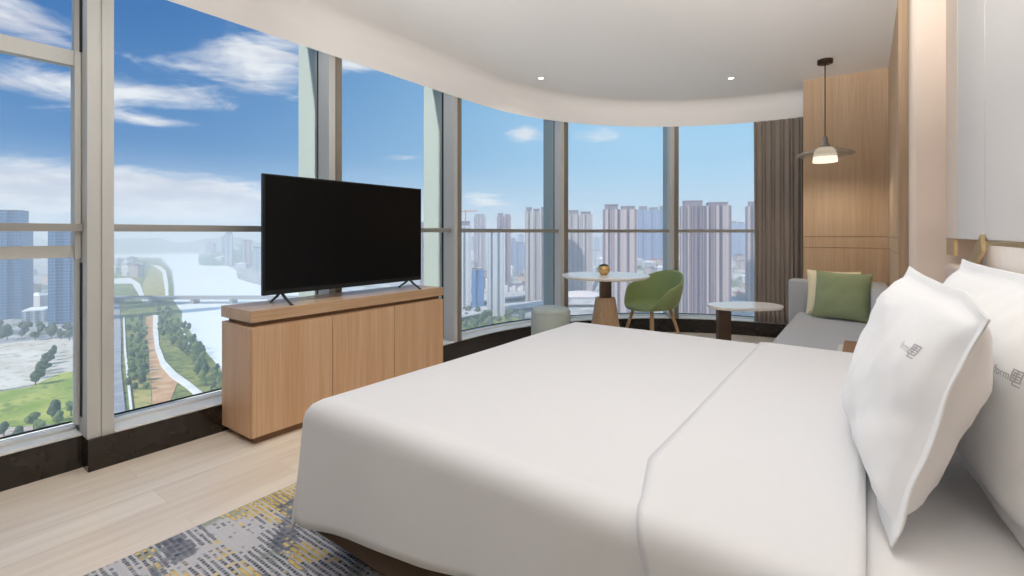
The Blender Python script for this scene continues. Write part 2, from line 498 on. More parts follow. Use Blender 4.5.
# marble skirting : set back left of the first post, flush from there on
strip(marb, 0, MULL_S[1] - 0.052, 0.09, 0.30, 0, 0.15)
strip(marb, MULL_S[1] - 0.05, SEND, 0.0, 0.30, 0, 0.15)
structure(marb.build('baseboard_window', M['marble']))
structure(MB().box(CX - R - 0.3, CX - R + 0.02, S0, -0.62, 0, ZC).build('wall_left_blocker', M['wall']))  # unseen, added instead of a window to keep light off the bed side
for i in range(1, len(MULL_S)):
    a = MULL_S[i - 1] if i else 0.02
    b = MULL_S[i]
    if i == len(MULL_S) - 1: pass
    sd = 0.09 if b < MULL_S[1] + 0.01 else 0.0
    fr = MB()
    z0 = 0.152
    # inner sill strip and outer bottom frame with a dark joint between
    e0, e1, q1 = a + HW + 0.002, b - HW - 0.002, sd * 0.6
    strip(fr, e0, e1, 0.006 + sd, 0.130 + q1, z0, z0 + 0.010, 0)
    strip(fr, e0, e1, 0.1305 + q1, 0.139 + q1, z0, z0 + 0.004, 1)
    strip(fr, e0, e1, 0.1395 + q1, 0.215 + q1, z0, z0 + 0.022, 0)
    strip(fr, e0, e1, 0.2155 + q1, 0.222 + q1, z0, z0 + 0.030, 1)
    # top frame
    win = structure(fr.build('window_%d' % i, [M['sill'], M['gasket']]))
    # post at the b end
    def bar(mb, s, w0, w1, o0, o1, za, zb):
        p0, n, t = W(s, 0)
        q = [p0 + n * o + t * w for o, w in ((o0, w0), (o0, w1), (o1, w1), (o1, w0))]
        mb.sweep([[(v.x, v.y, za) for v in q], [(v.x, v.y, zb) for v in q]])
    if i < len(MULL_S) - 1:
        mbp = MB(); bar(mbp, b, -HW, -0.004, 0.012, 0.14, 0.151, ZS + ZUP); bar(mbp, b, -0.004, 0.004, 0.02, 0.14, 0.151, ZS + ZUP)
        mbp.build('post', M['alu'], win)
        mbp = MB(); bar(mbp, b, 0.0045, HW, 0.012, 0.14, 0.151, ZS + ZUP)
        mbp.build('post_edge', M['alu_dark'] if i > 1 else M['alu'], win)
        mbp = MB(); bar(mbp, b, -0.04, 0.04, 0.1405, 0.17, 0.151, ZS + ZUP)
        mbp.build('gasket', M['gasket'], win)
        mbp = MB(); bar(mbp, b, -0.045, 0.045, 0.1705, 0.27 if i == 1 else 0.40, -0.6, 3.2)
        mbp.build('outer_fin', M['fin'], win)
    g = MB(); strip(g, a + HW + 0.003, b - HW - 0.003, 0.185 + q1, 0.193 + q1, z0 + 0.0225, ZS + ZUP)
    g.build('glass_pane', M['glass'], win, angle=20)
    rl = MB(); strip(rl, a + HW + 0.003, b - HW - 0.003, 0.045 + sd * 0.3, 0.085 + sd * 0.3, 1.130, 1.166)
    rl_o = rl.build('rail', M['rail'], win, angle=40)
    if i == 1:
        # the opening casement left of the first post
        cs = MB()
        e0, e1 = a + HW + 0.003, b - HW - 0.003
        for za, zb in ((1.005, 1.062), (1.925, 1.995)): strip(cs, e0, e1, 0.125, 0.18, za, zb)
        strip(cs, e1 - 0.022, e1, 0.105, 0.18, 1.0, 1.99)
        strip(cs, e1 - 0.012, e1, 0.125, 0.18, 0.2, 1.0)
        strip(cs, e1 - 0.018, e1, 0.13, 0.18, 1.99, ZS + ZUP)
        cs.build('casement_frame', M['alu'], win)
        st = MB(); strip(st, e1, e1 + 0.002, 0.09, 0.13, 1.99, ZS); strip(st, e1, e1 + 0.002, 0.09, 0.13, 0.24, 0.98)
        st.build('weather_strip', M['gasket'], win)

# ------------------------------------------------------------------ television cabinet
cab = thing('tv_cabinet', 'long light-wood three-door cabinet standing against the window under the television', 'cabinet', (-2.945, 1.25, 0))
CW, CL, CH = 0.350, 1.425, 0.712
MB().box(0.03, CW - 0.03, 0.03, CL - 0.0, 0.0, 0.038).build('plinth', M['cab_gap'], cab)
MB().box(0.0, CW - 0.022, 0.0, CL, 0.0385, 0.625, 0.002).build('carcass', M['cab_wood'], cab)
MB().box(0.03, CW - 0.03, 0.025, CL - 0.02, 0.6255, 0.6495).build('recess_strip', M['cab_gap'], cab)
MB().box(0.0, CW, -0.005, CL, 0.65, CH, 0.003).build('top', M['cab_top'], cab)
for a, b in ((0.002, 0.473), (0.477, 0.949), (0.953, CL - 0.002)):
    MB().box(CW - 0.0215, CW - 0.002, a, b, 0.042, 0.623, 0.002).build('door', M['cab_wood'], cab)

# ------------------------------------------------------------------ television
TL, TH = 1.20, 0.69
tv = thing('television', 'large flat black television standing switched off on the light-wood cabinet', 'television', (-2.745, 1.375, CH + 0.002))
TZ = 0.055
MB().box(-0.012, 0.014, 0, TL, TZ, TZ + TH, 0.004).build('bezel', M['bezel'], tv)
MB().box(-0.045, -0.0125, 0.12, TL - 0.12, TZ + 0.03, TZ + 0.46, 0.015).build('rear_housing', M['black'], tv)
MB().box(0.0142, 0.016, 0.012, TL - 0.012, TZ + 0.028, TZ + TH - 0.011).build('screen', M['screen'], tv)
for yy in (0.11, TL - 0.11):
    lg = MB()
    lg.tube([(0.0, yy, TZ + 0.012), (0.05, yy - 0.0, TZ - 0.02), (0.115, yy + 0.0, 0.004)], [0.009, 0.008, 0.006], 8)
    lg.tube([(0.0, yy, TZ + 0.012), (-0.05, yy, TZ - 0.02), (-0.11, yy, 0.004)], [0.009, 0.008, 0.006], 8)
    lg.box(0.105, 0.122, yy - 0.008, yy + 0.008, 0.0, 0.006)
    lg.box(-0.118, -0.102, yy - 0.008, yy + 0.008, 0.0, 0.006)
    lg.build('foot', M['tv_leg'], tv, smooth=True)

# ------------------------------------------------------------------ rug
rug = tag(MB().box(-2.055, -0.10, -1.2, 3.0, 0.0, 0.009, 0.003).build('rug', M['rug']), 'grey, yellow and cream dashed rug lying under the bed', 'rug')

# ------------------------------------------------------------------ bed
BX0, BX1, BY0, BY1, BZ = -1.53, XH - 0.03, 0.905, 2.775, 0.56
bed = thing('bed', 'wide double bed made up with a smooth white duvet hanging over a brown base', 'bed', (0, 0, 0))
MB().box(BX0 + 0.09, BX1, BY0 + 0.12, BY1 - 0.09, 0.010, 0.112).build('plinth', M['black'], bed)
MB().box(BX0 + 0.03, BX1, BY0 + 0.02, BY1 - 0.0, 0.112, 0.335, 0.015, 3).build('base', M['bed_base'], bed)
MB().box(BX0 + 0.02, BX1, BY0 + 0.03, BY1 - 0.02, 0.336, BZ - 0.014, 0.05, 4).build('mattress', M['linen'], bed, smooth=True)
def drape(x, y, r=0.055, top=BZ, x0=BX0, x1=BX1, y0=BY0, y1=BY1, out=0.0, ends=(True, False)):
    """where the cloth point (x, y), measured flat on the mattress, comes to lie"""
    ix0, iy0, iy1 = x0 + r, y0 + r, y1 - r
    cx = max(x, ix0) if ends[0] else x
    cy = min(max(y, iy0), iy1)
    ex, ey = x - cx, y - cy
    L0 = math.hypot(ex, ey)
    L = (abs(ex) ** 5 + abs(ey) ** 5) ** 0.2
    if L0 < 1e-9:
        return Vector((cx, cy, top))
    rr = r
    qa = rr * PI / 2
    def fall(l):
        if l < qa: return rr * math.sin(l / rr), rr * (1 - math.cos(l / rr))
        k = l - qa
        return rr + k * 0.06, rr + k * 0.995
    hx, hy = fall(abs(ex))[0], fall(abs(ey))[0]
    if ex < 0: hx += 0.07 * max(0.0, abs(ex) - qa)
    z = top - fall(L)[1]
    # the two faces keep a small radius where they meet
    m_ = min(hx, hy) / rr
    if hx > 0: hx += out
    if hy > 0: hy += out
    return Vector((cx + math.copysign(hx, ex), cy + math.copysign(hy, ey), z))
def duvet_sheet(name, x_lo, x_hi, hang_foot, hang_side, top, out, wob=0.004, thick=0.012, r=0.055, step=0.02, seed=0, droop=0.0, skew=0.0):
    qa = r * PI / 2
    xs, x = [], (x_lo - (hang_foot + qa - r)) if hang_foot else x_lo
    nx = int((x_hi - x) / step) + 1
    xs = [x + (x_hi - x) * i / nx for i in range(nx + 1)]
    ya, yb = BY0 - (hang_side + qa - r), BY1 + (hang_side + qa - r)
    ny = int((yb - ya) / step) + 1
    ys = [ya + (yb - ya) * i / ny for i in range(ny + 1)]
    P = []
    for xx in xs:
        row = []
        for yy in ys:
            k_ = 1 + droop * min(1.0, max(0.0, (-0.70 - xx) / 0.8)) / hang_side
            y2 = yy
            if yy < BY0 + r: y2 = BY0 + r + (yy - BY0 - r) * k_
            x2 = xx + skew * max(0.0, min(1.0, (BY0 + 0.25 - yy) / 0.35)) * (1 - (xx - xs[0]) / (xs[-1] - xs[0]))
            p = drape(x2, y2, r, top, ends=(bool(hang_foot), False), out=out)
            n = noise.noise(Vector((xx * 1.7, yy * 1.7, seed)))
            n2 = noise.noise(Vector((xx * 5, yy * 3, seed + 4)))
            ov = max(0.0, BZ - 0.10 - p.z)
            if p.z > top - 0.03: p.z += wob * n + wob * 0.4 * n2
            else:
                # soft long folds in the hanging cloth
                w = min(1, ov / 0.2)
                fy = noise.noise(Vector((xx * 3.2, 0.3, seed + 9)))
                p.y += (-1 if yy < 1.8 else 1) * 0.012 * fy * w
                p.z += 0.016 * noise.noise(Vector((xx * 4.1, yy * 0.2, seed + 11))) * w
            row.append(p)
        P.append(row)
    o = MB().grid(P).build(name, M['linen'], bed, smooth=True)
    md = o.modifiers.new('thickness', 'SOLIDIFY'); md.thickness = thick; md.offset = -1
    return o
duvet_sheet('duvet', BX0, -0.25, 0.27, 0.215, BZ, 0.0, droop=0.10)
duvet_sheet('duvet_turndown', -0.43, 0.0, 0, 0.30, BZ + 0.010, 0.012, wob=0.003, thick=0.014, seed=5, skew=0.10)

# ------------------------------------------------------------------ pillows
def pillow_mesh(w, h, t, tb=None, flange=0.035, conc=0.05, nu=48, nv=36, seed=0, wr=0.004, ear=0.0):
    """front and back skins joined round a thin hem; corners stick out a little"""
    def pt(u, v, side):
        x = u * w / 2 * (1 - conc * (1 - v * v) * abs(u))
        y = v * h / 2 * (1 - conc * (1 - u * u) * abs(v))
        fu = 1 - flange / (w / 2); fv = 1 - flange / (h / 2)
        a = max(0, 1 - (abs(u) / fu) ** 3.6); b = max(0, 1 - (abs(v) / fv) ** 3.2)
        z = (t if side > 0 or tb is None else tb) * (a * b) ** 0.5
        edge = min(1 - abs(u), 1 - abs(v))
        z += 0.0015
        wv = noise.noise(Vector((u * 2.2, v * 2.2, seed))) * wr * 2 + noise.noise(Vector((u * 6, v * 6, seed + 3))) * wr
        rip = 0.012 * noise.noise(Vector((u * 2.5, v * 2.5, seed + 8))) * max(0, 1 - edge * 7)
        ew = max(0.0, u - 0.55) / 0.45 * max(0.0, v - 0.55) / 0.45 * ear
        x += 0.030 * ew; y -= 0.035 * ew
        return Vector((x, y, side * z + side * wv * min(1, z / 0.03) + rip))
    mb = MB(); bm = mb.bm
    G = {}
    for side in (1, -1):
        for i in range(nu + 1):
            for j in range(nv + 1):
                u = math.sin((i / nu - 0.5) * PI * 0.86) / math.sin(0.43 * PI)
                v = math.sin((j / nv - 0.5) * PI * 0.86) / math.sin(0.43 * PI)
                G[side, i, j] = bm.verts.new(pt(u, v, side))
    for side in (1, -1):
        for i in range(nu):
            for j in range(nv):
                q = (G[side, i, j], G[side, i + 1, j], G[side, i + 1, j + 1], G[side, i, j + 1])
                bm.faces.new(q if side > 0 else tuple(reversed(q)))
    rim = [(i, 0) for i in range(nu)] + [(nu, j) for j in range(nv)] + [(i, nv) for i in range(nu, 0, -1)] + [(0, j) for j in range(nv, 0, -1)]
    for k in range(len(rim)):
        a, b = rim[k], rim[(k + 1) % len(rim)]
        bm.faces.new((G[1, a[0], a[1]], G[-1, a[0], a[1]], G[-1, b[0], b[1]], G[1, b[0], b[1]]))
    return mb
def frame_matrix(origin, xdir, lean_up):
    x = Vector(xdir).normalized()
    y = (Vector(lean_up) - x * Vector(lean_up).dot(x)).normalized()
    z = x.cross(y)
    m = Matrix((x, y, z)).transposed().to_4x4()
    m.translation = Vector(origin)
    return m
def embroider(obj, at, size, rot=0.0):
    """the small grey word and seal stitched on the front of a pillowcase"""
    me = obj.data
    bv = BVHTree.FromPolygons([v.co for v in me.vertices], [tuple(p.vertices) for p in me.polygons])
    cu = bpy.data.curves.new('embroidered_word', 'FONT')
    cu.body = 'form'; cu.size = size; cu.align_x = 'LEFT'; cu.extrude = 0.0; cu.resolution_u = 4
    tmp = bpy.data.objects.new('tmp', cu); COL.objects.link(tmp)
    bpy.context.view_layer.update()
    dg = bpy.context.evaluated_depsgraph_get()
    tm = bpy.data.meshes.new_from_object(tmp.evaluated_get(dg))
    bpy.data.objects.remove(tmp)
    wd = max(v.co.x for v in tm.vertices)
    mb = MB(); mb.bm.from_mesh(tm)
    # seal : a square of strokes with a short tail stroke beneath
    s0 = wd + size * 0.10
    def bar(x0, x1, y0, y1):
        n = 4
        vs = [mb.bm.verts.new((s0 + x0 + (x1 - x0) * i / n, y, 0)) for y in (y0, y1) for i in range(n + 1)]
        for i in range(n): mb.bm.faces.new((vs[i], vs[i + 1], vs[n + 2 + i], vs[n + 1 + i]))
    q = size
    for a in ((0, .95, .88, 1.0), (0, .95, .45, .56), (0, .95, 0.0, .11), (0, .13, 0, 1.0), (.82, .95, 0, 1.0), (.2, .75, .66, .76), (.2, .75, .22, .32), (.42, .54, .1, .95), (.2, .32, .2, .8), (.3, .95, -.3, -.2), (.25, .38, -.3, 0.0)):
        bar(*(k * q for k in a))
    cr, sr = math.cos(rot), math.sin(rot)
    bmesh.ops.subdivide_edges(mb.bm, edges=[e for e in mb.bm.edges if e.calc_length() > size * 0.2], cuts=2)
    for v in mb.bm.verts:
        x, y = v.co.x * cr - v.co.y * sr + at[0], v.co.x * sr + v.co.y * cr + at[1]
        hit = bv.ray_cast(Vector((x, y, 1)), Vector((0, 0, -1)))
        zz = hit[0].z if hit[0] else 0
        v.co = Vector((x, y, zz + 0.0012))
    bpy.data.meshes.remove(tm)
    return mb.build('embroidered_logo', M['thread'], obj)

PZ = BZ + 0.012
def bed_pillow(label, centre, xdir, up, w=0.76, h=0.52, t=0.10, tb=None, seed=0, logo=None):
    root = pillow_mesh(w, h, t, tb, 0.030, 0.045, seed=seed, wr=0.006, ear=1.0).build('pillow', M['linen_p'], None, smooth=True)
    root.matrix_world = frame_matrix(centre, xdir, up)
    tag(root, label, 'pillow', 'white pillows on the bed')
    if logo: embroider(root, *logo)
    return root
bed_pillow('front white pillow with a small grey logo, leaning on the rear pillow', (0.065, 1.455, PZ + 0.222), (0.075, -0.70, -0.012), (0.31, 0, 1), w=0.72, h=0.475, t=0.07, tb=0.085, seed=2, logo=((0.215, 0.090), 0.021, 0.0))
bed_pillow('rear white pillow with a small grey logo, leaning against the headboard', (0.232, 1.59, PZ + 0.228), (0.10, -0.74, -0.01), (0.22, 0, 1), w=0.82, h=0.49, t=0.07, tb=0.05, seed=11, logo=((0.245, 0.035), 0.024, 0.0))

# ------------------------------------------------------------------ headboard with brass trim
hb = thing('headboard', 'cream leather headboard with a brass rail behind the pillows', 'headboard', (0, 0, 0))
MB().box(XH - 0.005, 0.48, 0.35, 3.43, 0.30, 0.965, 0.02, 4).build('cushion', M['headboard'], hb, smooth=True)
MB().box(0.485, 0.498, 0.2, 3.44, 0.30, 1.09).build('recess_back', M['white_trim'], hb)
MB().box(XH - 0.004, XH + 0.022, 0.2, 2.40, 1.080, 1.0945, 0.002).build('rail', M['brass'], hb)
br = MB()
def flatbar(mb, a, b, wid, th):
    a, b = Vector(a), Vector(b)
    t = (b - a).normalized(); n = Vector((1, 0, 0)); s = t.cross(n).normalized()
    mb.sweep([[p + n * th / 2 + s * wid / 2, p - n * th / 2 + s * wid / 2, p - n * th / 2 - s * wid / 2, p + n * th / 2 - s * wid / 2] for p in (a, b)])
flatbar(br, (XH - 0.010, 2.36, 1.088), (XH - 0.010, 2.64, 0.975), 0.062, 0.012)
flatbar(br, (XH - 0.0105, 2.64, 0.985), (XH - 0.0105, 2.64, 0.80), 0.045, 0.011)
br.build('bracket', M['brass'], hb)
MB().box(XH - 0.003, XH + 0.012, 3.14, 3.40, 1.01, 1.092, 0.002).build('end_plate', M['brass'], hb)

# ------------------------------------------------------------------ bedside table, far side
ns = thing('bedside_table', 'pale bedside cabinet with a brown wooden top beyond the bed', 'bedside table', (0, 0, 0))
MB().box(-0.13, 0.33, 3.02, 3.42, 0.06, 0.475, 0.01).build('body', M['night'], ns)
MB().box(-0.10, 0.33, 3.06, 3.40, 0.0, 0.06).build('plinth', M['black'], ns)
MB().box(-0.10, 0.33, 3.04, 3.42, 0.4755, 0.50, 0.004).build('top', M['brown_wood'], ns)
MB().box(-0.136, -0.1305, 3.03, 3.41, 0.09, 0.27, 0.002).build('drawer', M['night'], ns)

# ------------------------------------------------------------------ sofa (long seat along the right wall)
sofa = thing('sofa', 'long grey fabric sofa along the wood wall with square arms', 'sofa', (0, 0, 0))
MB().box(-0.50, 0.155, 3.60, 5.455, 0.08, 0.24, 0.015, 3).build('base', M['sofa'], sofa, smooth=True)
MB().box(-0.53, 0.03, 3.60, 5.30, 0.2405, 0.385, 0.045, 5).build('seat_cushion', M['sofa'], sofa, smooth=True)
MB().box(-0.60, 0.155, 5.305, 5.46, 0.2405, 0.685, 0.03, 4).build('arm', M['sofa'], sofa, smooth=True)
MB().box(0.035, 0.158, 3.60, 5.303, 0.2405, 0.685, 0.03, 4).build('backrest', M['sofa'], sofa, smooth=True)
for xx, yy in ((-0.44, 3.7), (-0.44, 5.36), (0.10, 3.7), (0.10, 5.36)):
    MB().lathe([(0, 0), (0.018, 0), (0.024, 0.0795), (0, 0.0795)], 12, (xx, yy, 0)).build('leg', M['brown_wood'], sofa, smooth=True)

def cushion(label, centre, xdir, up, mat, seed, s=0.45, t=0.062):
    o = pillow_mesh(s, s, t, None, 0.006, 0.06, 30, 30, seed, 0.004).build('cushion', mat, None, smooth=True)
    o.matrix_world = frame_matrix(centre, xdir, up)
    tag(o, label, 'cushion', 'cushions on the grey sofa')
    return o
cushion('pale yellow square cushion against the far sofa arm, half behind the green one', (-0.235, 5.19, 0.588), (1, 0.08, -0.02), (0, 0.26, 1), M['cush_y'], 21, 0.41)
cushion('sage green square cushion at the front of the two on the grey sofa', (-0.165, 5.01, 0.588), (1, -0.16, -0.02), (0.03, 0.30, 1), M['cush_g'], 31, 0.415)

# ------------------------------------------------------------------ side table
st = thing('side_table', 'low oval stone side table on one brown post beside the sofa', 'side table', (-0.85, 4.60, 0))
def oval_prof(a, b, n=48, p=2.6):
    out = []
    for k in range(n):
        t = 2 * PI * k / n
        c, s = math.cos(t), math.sin(t)
        out.append((a * math.copysign(abs(c) ** (2 / p), c), b * math.copysign(abs(s) ** (2 / p), s)))
    return out
def slab_top(mb, a, b, z0, z1, p=2.6, bev=0.012):
    rings = []
    for k, z in ((1 - bev * 2.2, z0), (1, z0 + (z1 - z0) * 0.55), (1, z1 - 0.003), (1 - 0.008, z1)):
        rings.append([(x * k, y * k, z) for x, y in oval_prof(a, b, 48, p)])
    mb.sweep(rings)
tt = MB(); slab_top(tt, 0.315, 0.20, 0.475, 0.50); o = tt.build('top', M['stone_top'], st, angle=40); o.rotation_euler.z = YAW + 0.12
MB().box(-0.055, 0.055, -0.03, 0.03, 0.012, 0.4745, 0.004).build('post', M['post'], st, loc=(-0.15, -0.10, 0), rz=YAW)
MB().box(-0.16, 0.16, -0.11, 0.11, 0.0, 0.0115, 0.004).build('foot', M['post'], st, loc=(-0.15, -0.10, 0), rz=YAW)

# ------------------------------------------------------------------ round dining table
rt = thing('round_table', 'round white stone table on a wooden cone pedestal by the window', 'table', (-1.93, 4.10, 0))
tt = MB(); slab_top(tt, 0.395, 0.395, 0.715, 0.742, 2.0, 0.02); tt.build('top', M['stone_top'], rt, angle=40)
MB().lathe([(0, 0), (0.165, 0), (0.168, 0.012), (0.16, 0.10), (0.125, 0.30), (0.092, 0.52), (0.086, 0.535), (0, 0.535)], 40).build('pedestal', M['cone_wood'], rt, angle=40)
MB().lathe([(0, 0.5355), (0.055, 0.5355), (0.055, 0.7145), (0, 0.7145)], 28).build('neck', M['post'], rt, angle=40)
vs = MB().lathe([(0, 0), (0.026, 0), (0.036, 0.008), (0.052, 0.03), (0.056, 0.05), (0.050, 0.072), (0.040, 0.084), (0.036, 0.083), (0.044, 0.068), (0.046, 0.06), (0, 0.06)], 32).build('vase', M['gold'], None, angle=50, loc=(-1.925, 4.06, 0.742))
tag(vs, 'small round gold pot with dark moss on the round table', 'pot')
ms = MB(); 
bmesh.ops.create_icosphere(ms.bm, subdivisions=4, radius=1.0)
for v in ms.bm.verts:
    k = 1 + 0.22 * noise.noise(v.co * 3.5) + 0.1 * noise.noise(v.co * 9)
    v.co = Vector((v.co.x * 0.040 * k, v.co.y * 0.040 * k, 0.078 + v.co.z * 0.022 * k))
ms.build('moss', M['moss'], vs, smooth=True)

# ------------------------------------------------------------------ green tub chair
ch = thing('tub_chair', 'green felt tub chair with four wooden legs at the round table', 'chair', (-1.70, 4.665, 0), 0)
def tub(theta, k):
    """shell surface; theta 0 = front (+y local), k 0 centre .. 1 rim"""
    c = 0.5 - 0.5 * math.cos(theta)              # 0 front, 1 back
    th = abs((theta + PI) % (2 * PI) - PI)
    def ss(a_, b_): 
        q_ = min(1.0, max(0.0, (th - math.radians(a_)) / math.radians(b_ - a_))); return q_ * q_ * (3 - 2 * q_)
    hgt = 0.19 * ss(32, 85) + 0.13 * ss(70, 175)
    Rr = 0.255 + 0.035 * c
    a = min(1.0, k / 0.72)
    if k <= 0.72:
        r = Rr * 0.86 * a
        z = 0.42 - 0.022 * (1 - a ** 2) + 0.03 * a ** 4 * c - 0.012 * a ** 3 * (1 - c)
    else:
        q = (k - 0.72) / 0.28
        r = Rr * (0.86 + 0.16 * math.sin(q * PI / 2) + 0.05 * q * c)
        z = 0.42 + 0.03 * c - 0.012 * (1 - c) + hgt * q ** 1.15
    return Vector((r * math.sin(theta) * 1.04, r * math.cos(theta) * 0.98, z))
nT, nK = 72, 22
mb = MB(); bm = mb.bm
V = [[bm.verts.new(tub(2 * PI * i / nT, max(0.02, j / nK))) for j in range(nK + 1)] for i in range(nT)]
for i in range(nT):
    for j in range(nK):
        bm.faces.new((V[i][j], V[(i + 1) % nT][j], V[(i + 1) % nT][j + 1], V[i][j + 1]))
bm.faces.new([V[i][0] for i in range(nT)])
sh = mb.build('shell', M['chair'], ch, smooth=True)
md = sh.modifiers.new('thickness', 'SOLIDIFY'); md.thickness = 0.022; md.offset = 1
md = sh.modifiers.new('soft', 'SUBSURF'); md.levels = 1; md.render_levels = 1
for sx, sy in ((1, 1), (-1, 1), (1, -1), (-1, -1)):
    MB().tube([(sx * 0.13, sy * 0.13, 0.395), (sx * 0.185, sy * 0.175, 0.20), (sx * 0.235, sy * 0.22, 0.0)], [0.019, 0.016, 0.012], 12).build('leg', M['leg_wood'], ch, smooth=True)
for sy in (0.13, -0.13):
    MB().tube([(-0.13, sy, 0.392), (0.13, sy, 0.392)], 0.013, 8).build('under_frame', M['leg_wood'], ch, smooth=True)
ch.rotation_euler.z = math.radians(155)
ch.scale = (0.92, 0.92, 0.98)

# ------------------------------------------------------------------ pouf
pf = MB().lathe([(0, 0), (0.165, 0), (0.178, 0.012), (0.178, 0.40), (0.172, 0.425), (0.155, 0.445), (0.10, 0.455), (0, 0.458)], 48).build('pouf', M['pouf'], None, angle=50, loc=(-2.32, 3.78, 0))
tag(pf, 'pale mint-grey drum pouf at the window left of the round table', 'pouf')
MB().lathe([(0.1785, 0.405), (0.181, 0.408), (0.181, 0.412), (0.1785, 0.415)], 48).build('piping', M['pouf'], pf, smooth=True)

# ------------------------------------------------------------------ curtain
rows, cols = 22, 420
c0, c1 = L1 + L2 - 0.47, L1 + L2 + 0.52
P = []
for i in range(cols + 1):
    s = c0 + (c1 - c0) * i / cols
    row = []
    for j in range(rows + 1):
        z = 0.165 + (ZS - 0.17) * j / rows
        h = j / rows
        ph = s * 2 * PI / 0.044 + 0.6 * noise.noise(Vector((s * 5, 0, 1)))
        amp = 0.021 * (0.75 + 0.4 * noise.noise(Vector((s * 9, h * 0.6, 3))))
        p, n, t = W(s, -0.03 + amp * math.sin(ph) * (1 - 0.25 * h))
        p = p + t * (0.008 * math.sin(ph * 0.5 + 2 * h))
        row.append((p.x, p.y, z))
    P.append(row)
M['curtain'] = fabric('taupe curtain', C(160, 148, 138), var=0.08, weave=300, bmp=0.2)
cu = MB().grid(P).build('curtain', M['curtain'], None, smooth=True)
md = cu.modifiers.new('thickness', 'SOLIDIFY'); md.thickness = 0.003
tag(cu, 'taupe floor-length pleated curtain gathered beside the far wood wall', 'curtain')

# ------------------------------------------------------------------ pendant lamp
pd = thing('pendant_lamp', 'glowing pendant lamp with a wide smoked glass dish hanging over the sofa', 'lamp', (-0.28, 4.915, ZC))
MB().lathe([(0, 0), (0.058, 0), (0.058, -0.032), (0.05, -0.036), (0, -0.036)], 32).build('ceiling_rose', M['bronze'], pd, angle=40)
MB().tube([(0, 0, -0.036), (0, 0, -0.66)], 0.004, 8).build('cord', M['bronze'], pd, smooth=True)
MB().lathe([(0, -0.655), (0.018, -0.655), (0.02, -0.67), (0.026, -0.72), (0.045, -0.735), (0.05, -0.745), (0, -0.745)], 28).build('cap', M['lamp_cap'], pd, angle=50)
MB().lathe([(0.05, -0.740), (0.09, -0.752), (0.14, -0.772), (0.195, -0.792), (0.215, -0.802), (0.214, -0.812), (0.18, -0.822), (0.11, -0.832), (0.106, -0.828), (0.176, -0.816), (0.205, -0.806), (0.19, -0.797), (0.138, -0.777), (0.088, -0.757), (0.05, -0.745)], 48).build('glass_dish', M['lamp_glass'], pd, smooth=True)
MB().lathe([(0, -0.7455), (0.055, -0.75), (0.078, -0.775), (0.088, -0.83), (0.092, -0.872), (0.088, -0.872), (0.08, -0.84), (0.0, -0.838)], 32).build('opal_shade', M['opal'], pd, smooth=True)

# ------------------------------------------------------------------ downlights
DL = [(-2.496, 3.89, 'small round ceiling downlight above the curved window, left of two'),
      (-1.035, 4.957, 'small round ceiling downlight nearer the curtain, right of two')]
for x, y, lab in DL:
    d = thing('downlight', lab, 'ceiling light', (x, y, ZC), 0, 'round downlights in the ceiling')
    MB().lathe([(0.026, -0.001), (0.036, -0.001), (0.037, -0.004), (0.026, -0.006)], 28).build('rim', M['white_trim'], d, smooth=True)
    MB().lathe([(0, -0.0015), (0.0255, -0.0015), (0.0255, -0.0035), (0, -0.0035)], 28).build('lens', M['downlight'], d)

def lamp(kind, name, loc, energy, color=(1, 0.94, 0.87), size=0.1, **kw):
    l = bpy.data.lights.new(name, kind)
    l.energy = energy; l.color = color
    if kind in ('POINT', 'SPOT'): l.shadow_soft_size = size
    for k, v in kw.items(): setattr(l, k, v)
    o = bpy.data.objects.new(name, l); COL.objects.link(o)
    o.location = loc
    return o
SPOT = [(-2.496, 3.89, 20), (-1.035, 4.957, 10), (-2.3, 1.9, 18), (-2.3, 0.5, 28), (-1.0, 2.9, 8), (-0.35, 1.9, 25)]  # leading pair sits at the visible downlights; the rest are added fill, out of view
NEUTRAL = (1, 0.98, 0.955)
for x, y, e in SPOT:
    lamp('SPOT', 'seen_and_added_spot', (x, y, ZC - 0.03), e, NEUTRAL, size=0.12, spot_size=math.radians(150), spot_blend=1.0)
# unseen spots added behind the camera, aimed up to brighten ceiling and bulkhead
def aim(o, target):
    o.rotation_euler = (Vector(target) - o.location).to_track_quat('-Z', 'Y').to_euler()
for p, q_, e, ang in (((0.1, -1.6, 1.5), (-0.7, 1.6, 2.9), 720, 50), ((-2.2, -1.6, 1.5), (-2.1, 1.6, 2.9), 250, 50), ((-0.6, -1.0, 1.75), (-0.6, -0.95, 2.9), 40, 140),
                      ((0.2, -0.2, 1.75), (-2.9, 2.6, 2.52), 120, 30), ((-0.9, -1.6, 1.5), (0.0, 1.6, 2.9), 900, 46)):
    aim(lamp('SPOT', 'added_uplight', p, e, NEUTRAL, size=0.08, spot_size=math.radians(ang), spot_blend=1.0), q_)
lamp('SPOT', 'pendant_bulb', (-0.28, 4.915, ZC - 0.88), 9.0, (1, 0.88, 0.72), 0.05, spot_size=math.radians(165), spot_blend=0.6)
# warm strip in the recess behind the headboard
a = lamp('AREA', 'recess_strip_lamp', (XH + 0.06, 1.8, 1.09), 1.4, (1, 0.93, 0.86), shape='RECTANGLE', size_y=2.9)
a.data.size = 0.04

